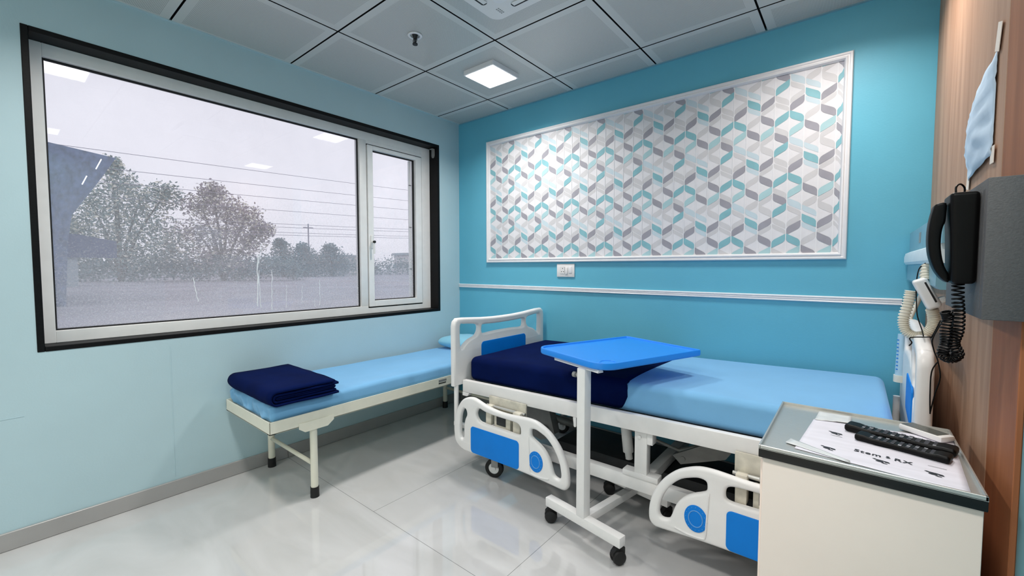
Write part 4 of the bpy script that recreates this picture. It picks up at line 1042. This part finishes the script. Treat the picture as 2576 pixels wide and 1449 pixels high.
tree('tree', A0, [blob(*off(A0, s, h), r) for s, h, r in ((0, 9.0, 1.9), (-.5, 10.8, 1.0), (-2.5, 7.2, 2.0), (2.0, 7.4, 2.0), (4.4, 8.0, 1.6), (-4.2, 5.0, 1.7), (0, 5.6, 2.4), (3.2, 5.0, 2.3), (-2.0, 3.6, 2.2), (1.5, 2.6, 2.3), (4.8, 3.0, 2.0), (-4.6, 2.6, 1.9))], 13000, .19, [M['leaf_a'], M['leaf_lit']], 'tall grey green tree outside, left of the reddish one', 11, mis=(0, 0, 0, 1))
B0 = (-46.0, 12.0, -.1)
tree('tree', B0, [blob(*off(B0, s, h), r) for s, h, r in ((-.8, 8.6, 1.3), (-2.0, 7.2, 1.7), (.6, 7.0, 1.8), (2.4, 6.0, 1.7), (4.0, 4.9, 1.1), (-2.4, 4.6, 2.0), (.4, 4.6, 2.2), (2.6, 3.8, 1.8), (-1.5, 2.2, 1.9), (1.4, 1.8, 1.7))], 10000, .185, [M['leaf_b'], M['leaf_lit']], 'mauve brown leaved tree outside in the middle of the big pane', 12, mis=(0, 0, 0, 1))
for (cx, cy), h, r, sd, lb in (((-60.2, 23.6), 3.6, 1.9, 21, 'small bushy tree just right of the mauve brown tree outside'), ((-59.0, 26.2), 3.0, 2.0, 22, 'small bluish tree beside the utility pole outside'), ((-57.5, 29.4), 2.9, 2.3, 23, 'small bluish tree nearest the window mullion outside')):
    t0 = (cx, cy, -.1)
    tree('tree', t0, [blob(cx, cy, h, r * .8), blob(*off(t0, -1.3, h * .55), r), blob(*off(t0, 1.3, h * .6), r), blob(*off(t0, .3, h * .3), r), blob(*off(t0, -.4, h + 1.0), r * .5)], 4000, .2, [M['leaf_c']], lb, sd)
rnd = random.Random(9)
bm = BM()
canopy_leaves(bm, [((-72 + i * .3, -14 + i * 2.3, 1.3 + rnd.uniform(-.3, .6)), (2.2, 2.2, 1.9)) for i in range(40)], 15000, .26, rnd, (0, 1))
o = obj('hedge', bm, [M['leaf_c'], M['leaf_a']]); tag(o, 'low misty hedge running behind the trees outside', 'hedge', kind='stuff')
bm = BM()
canopy_leaves(bm, [((-55.5 + i * .95, 1.0 + i * 1.15, .7 + rnd.uniform(-.2, .7)), (1.5, 1.5, 1.3)) for i in range(15)], 7000, .19, rnd, (0, 1))
o = obj('undergrowth', bm, [M['leaf_c'], M['leaf_a']]); tag(o, 'tangled undergrowth around the trunks of the two big trees outside', 'undergrowth', kind='stuff')
for i, (x, y, w, d, h, rt_, lb) in enumerate(((-88, 49, 8, 6, 3.6, 4.4, 'low pale building far off by the window mullion'), (-78, 60, 6, 6, 4.0, 4.9, 'pale building far off seen through the small casement'), (-95, 76, 14, 8, 5.0, 5.6, 'hazy long building on the horizon at the far right'))):
    t = thing('far_building', lb, 'building', (x, y, -.1))
    bxo('wall', (x - w/2, y - d/2, -.1, x + w/2, y + d/2, h), M['far_wall'], t)
    bxo('roof', (x - w/2 - .5, y - d/2 - .5, h, x + w/2 + .5, y + d/2 + .5, h + .35), M['far_roof'], t)
    bm = BM(); 
    bm.free()
    for k in range(3): bxo('window', (x + w/2, y - d/2 + .8 + k * 1.8, h * .45, x + w/2 + .06, y - d/2 + 1.6 + k * 1.8, h * .7), M['far_roof'], t)
bm = BM(); cyl(bm, (-67.7, 30.8, -.1), (-67.7, 30.8, 8.4), .11, 8); box(bm, -67.8, 30.0, 7.7, -67.6, 31.6, 7.85)
tag(obj('utility_pole', bm, M['wire']), 'thin grey utility pole rising behind the small trees outside', 'pole')
for i, (ya, za, yb, zb) in enumerate(((-6, 7.5, 40, 9.2), (-6, 6.55, 40, 8.2), (-6, 5.8, 40, 7.3), (-6, 5.0, 40, 6.3), (4, 4.2, 40, 5.6), (4, 3.95, 40, 5.4), (4, 3.6, 40, 4.9), (4, 3.4, 40, 4.75))):
    bm = BM(); tube(bm, [(-30 - .0 * i, ya + (yb - ya) * k / 12, za + (zb - za) * k / 12 - .12 * math.sin(PI * k / 12)) for k in range(13)], .016, 5)
    nm = ('topmost', 'second from top', 'third from top', 'fourth from top', 'fourth from bottom', 'third from bottom', 'second from bottom', 'lowest')[i]
    tag(obj('overhead_cable', bm, M['wire']), 'grey overhead cable across the sky, ' + nm + ' of the eight', 'cable', group='overhead cables outside the window')
# neighbouring canopy block and dark blue shed on the left
cn = thing('canopy_building', 'blue grey overhanging building corner at the left edge of the window', 'building', (-18.5, -3.5, -.1))
bm = BM(); U = Vector((.777, .630, 0)); B_ = Vector((-.630, .777, 0)); base = Vector((-16.29, .09, 0))
prof_ = [(0.0, 4.82), (-.65, 4.0), (-1.55, 2.95), (-1.72, 2.1), (-1.9, -.1), (-7.5, -.1), (-7.5, 6.6)]
front = [bm.verts.new(base + U * a + Vector((0, 0, b_))) for a, b_ in prof_]; backv = [bm.verts.new(base + U * (a - 1.5) + Vector((-8.9, 1.3, b_))) for a, b_ in prof_]
bm.faces.new(front); bm.faces.new(backv[::-1])
for i in range(len(front)): bm.faces.new((front[i], backv[i], backv[(i+1) % len(front)], front[(i+1) % len(front)]))
obj('cladding', bm, M['dark_glass'], cn)
for a, z, l in ((-.62, 4.45, .32), (-1.1, 3.95, .28)):
    bm = BM(); tube(bm, [base + U * a - B_ * .06 + Vector((0, 0, z)), base + U * (a + l * .6) - B_ * .06 + Vector((0, 0, z + l))], .016, 6)
    obj('light_tube', bm, M['strip'], cn)
sh = thing('site_shed', 'dark blue sheeted shed on the ground at the lower left of the window', 'shed', (-39, 2, -.1))
bm = BM(); box(bm, -42.5, -1.0, -.1, -39.0, 1.2, 2.9, mtx=None); obj('wall', bm, M['far_roof'], sh)
bm = BM(); prism(bm, [(-1.3, 1.9), (3.2, 1.9), (3.2, 3.1), (1.2, 3.5), (-1.3, 3.5)], 'x', -38.95, -38.8); obj('blue_sheeting', bm, M['dark_blue'], sh)
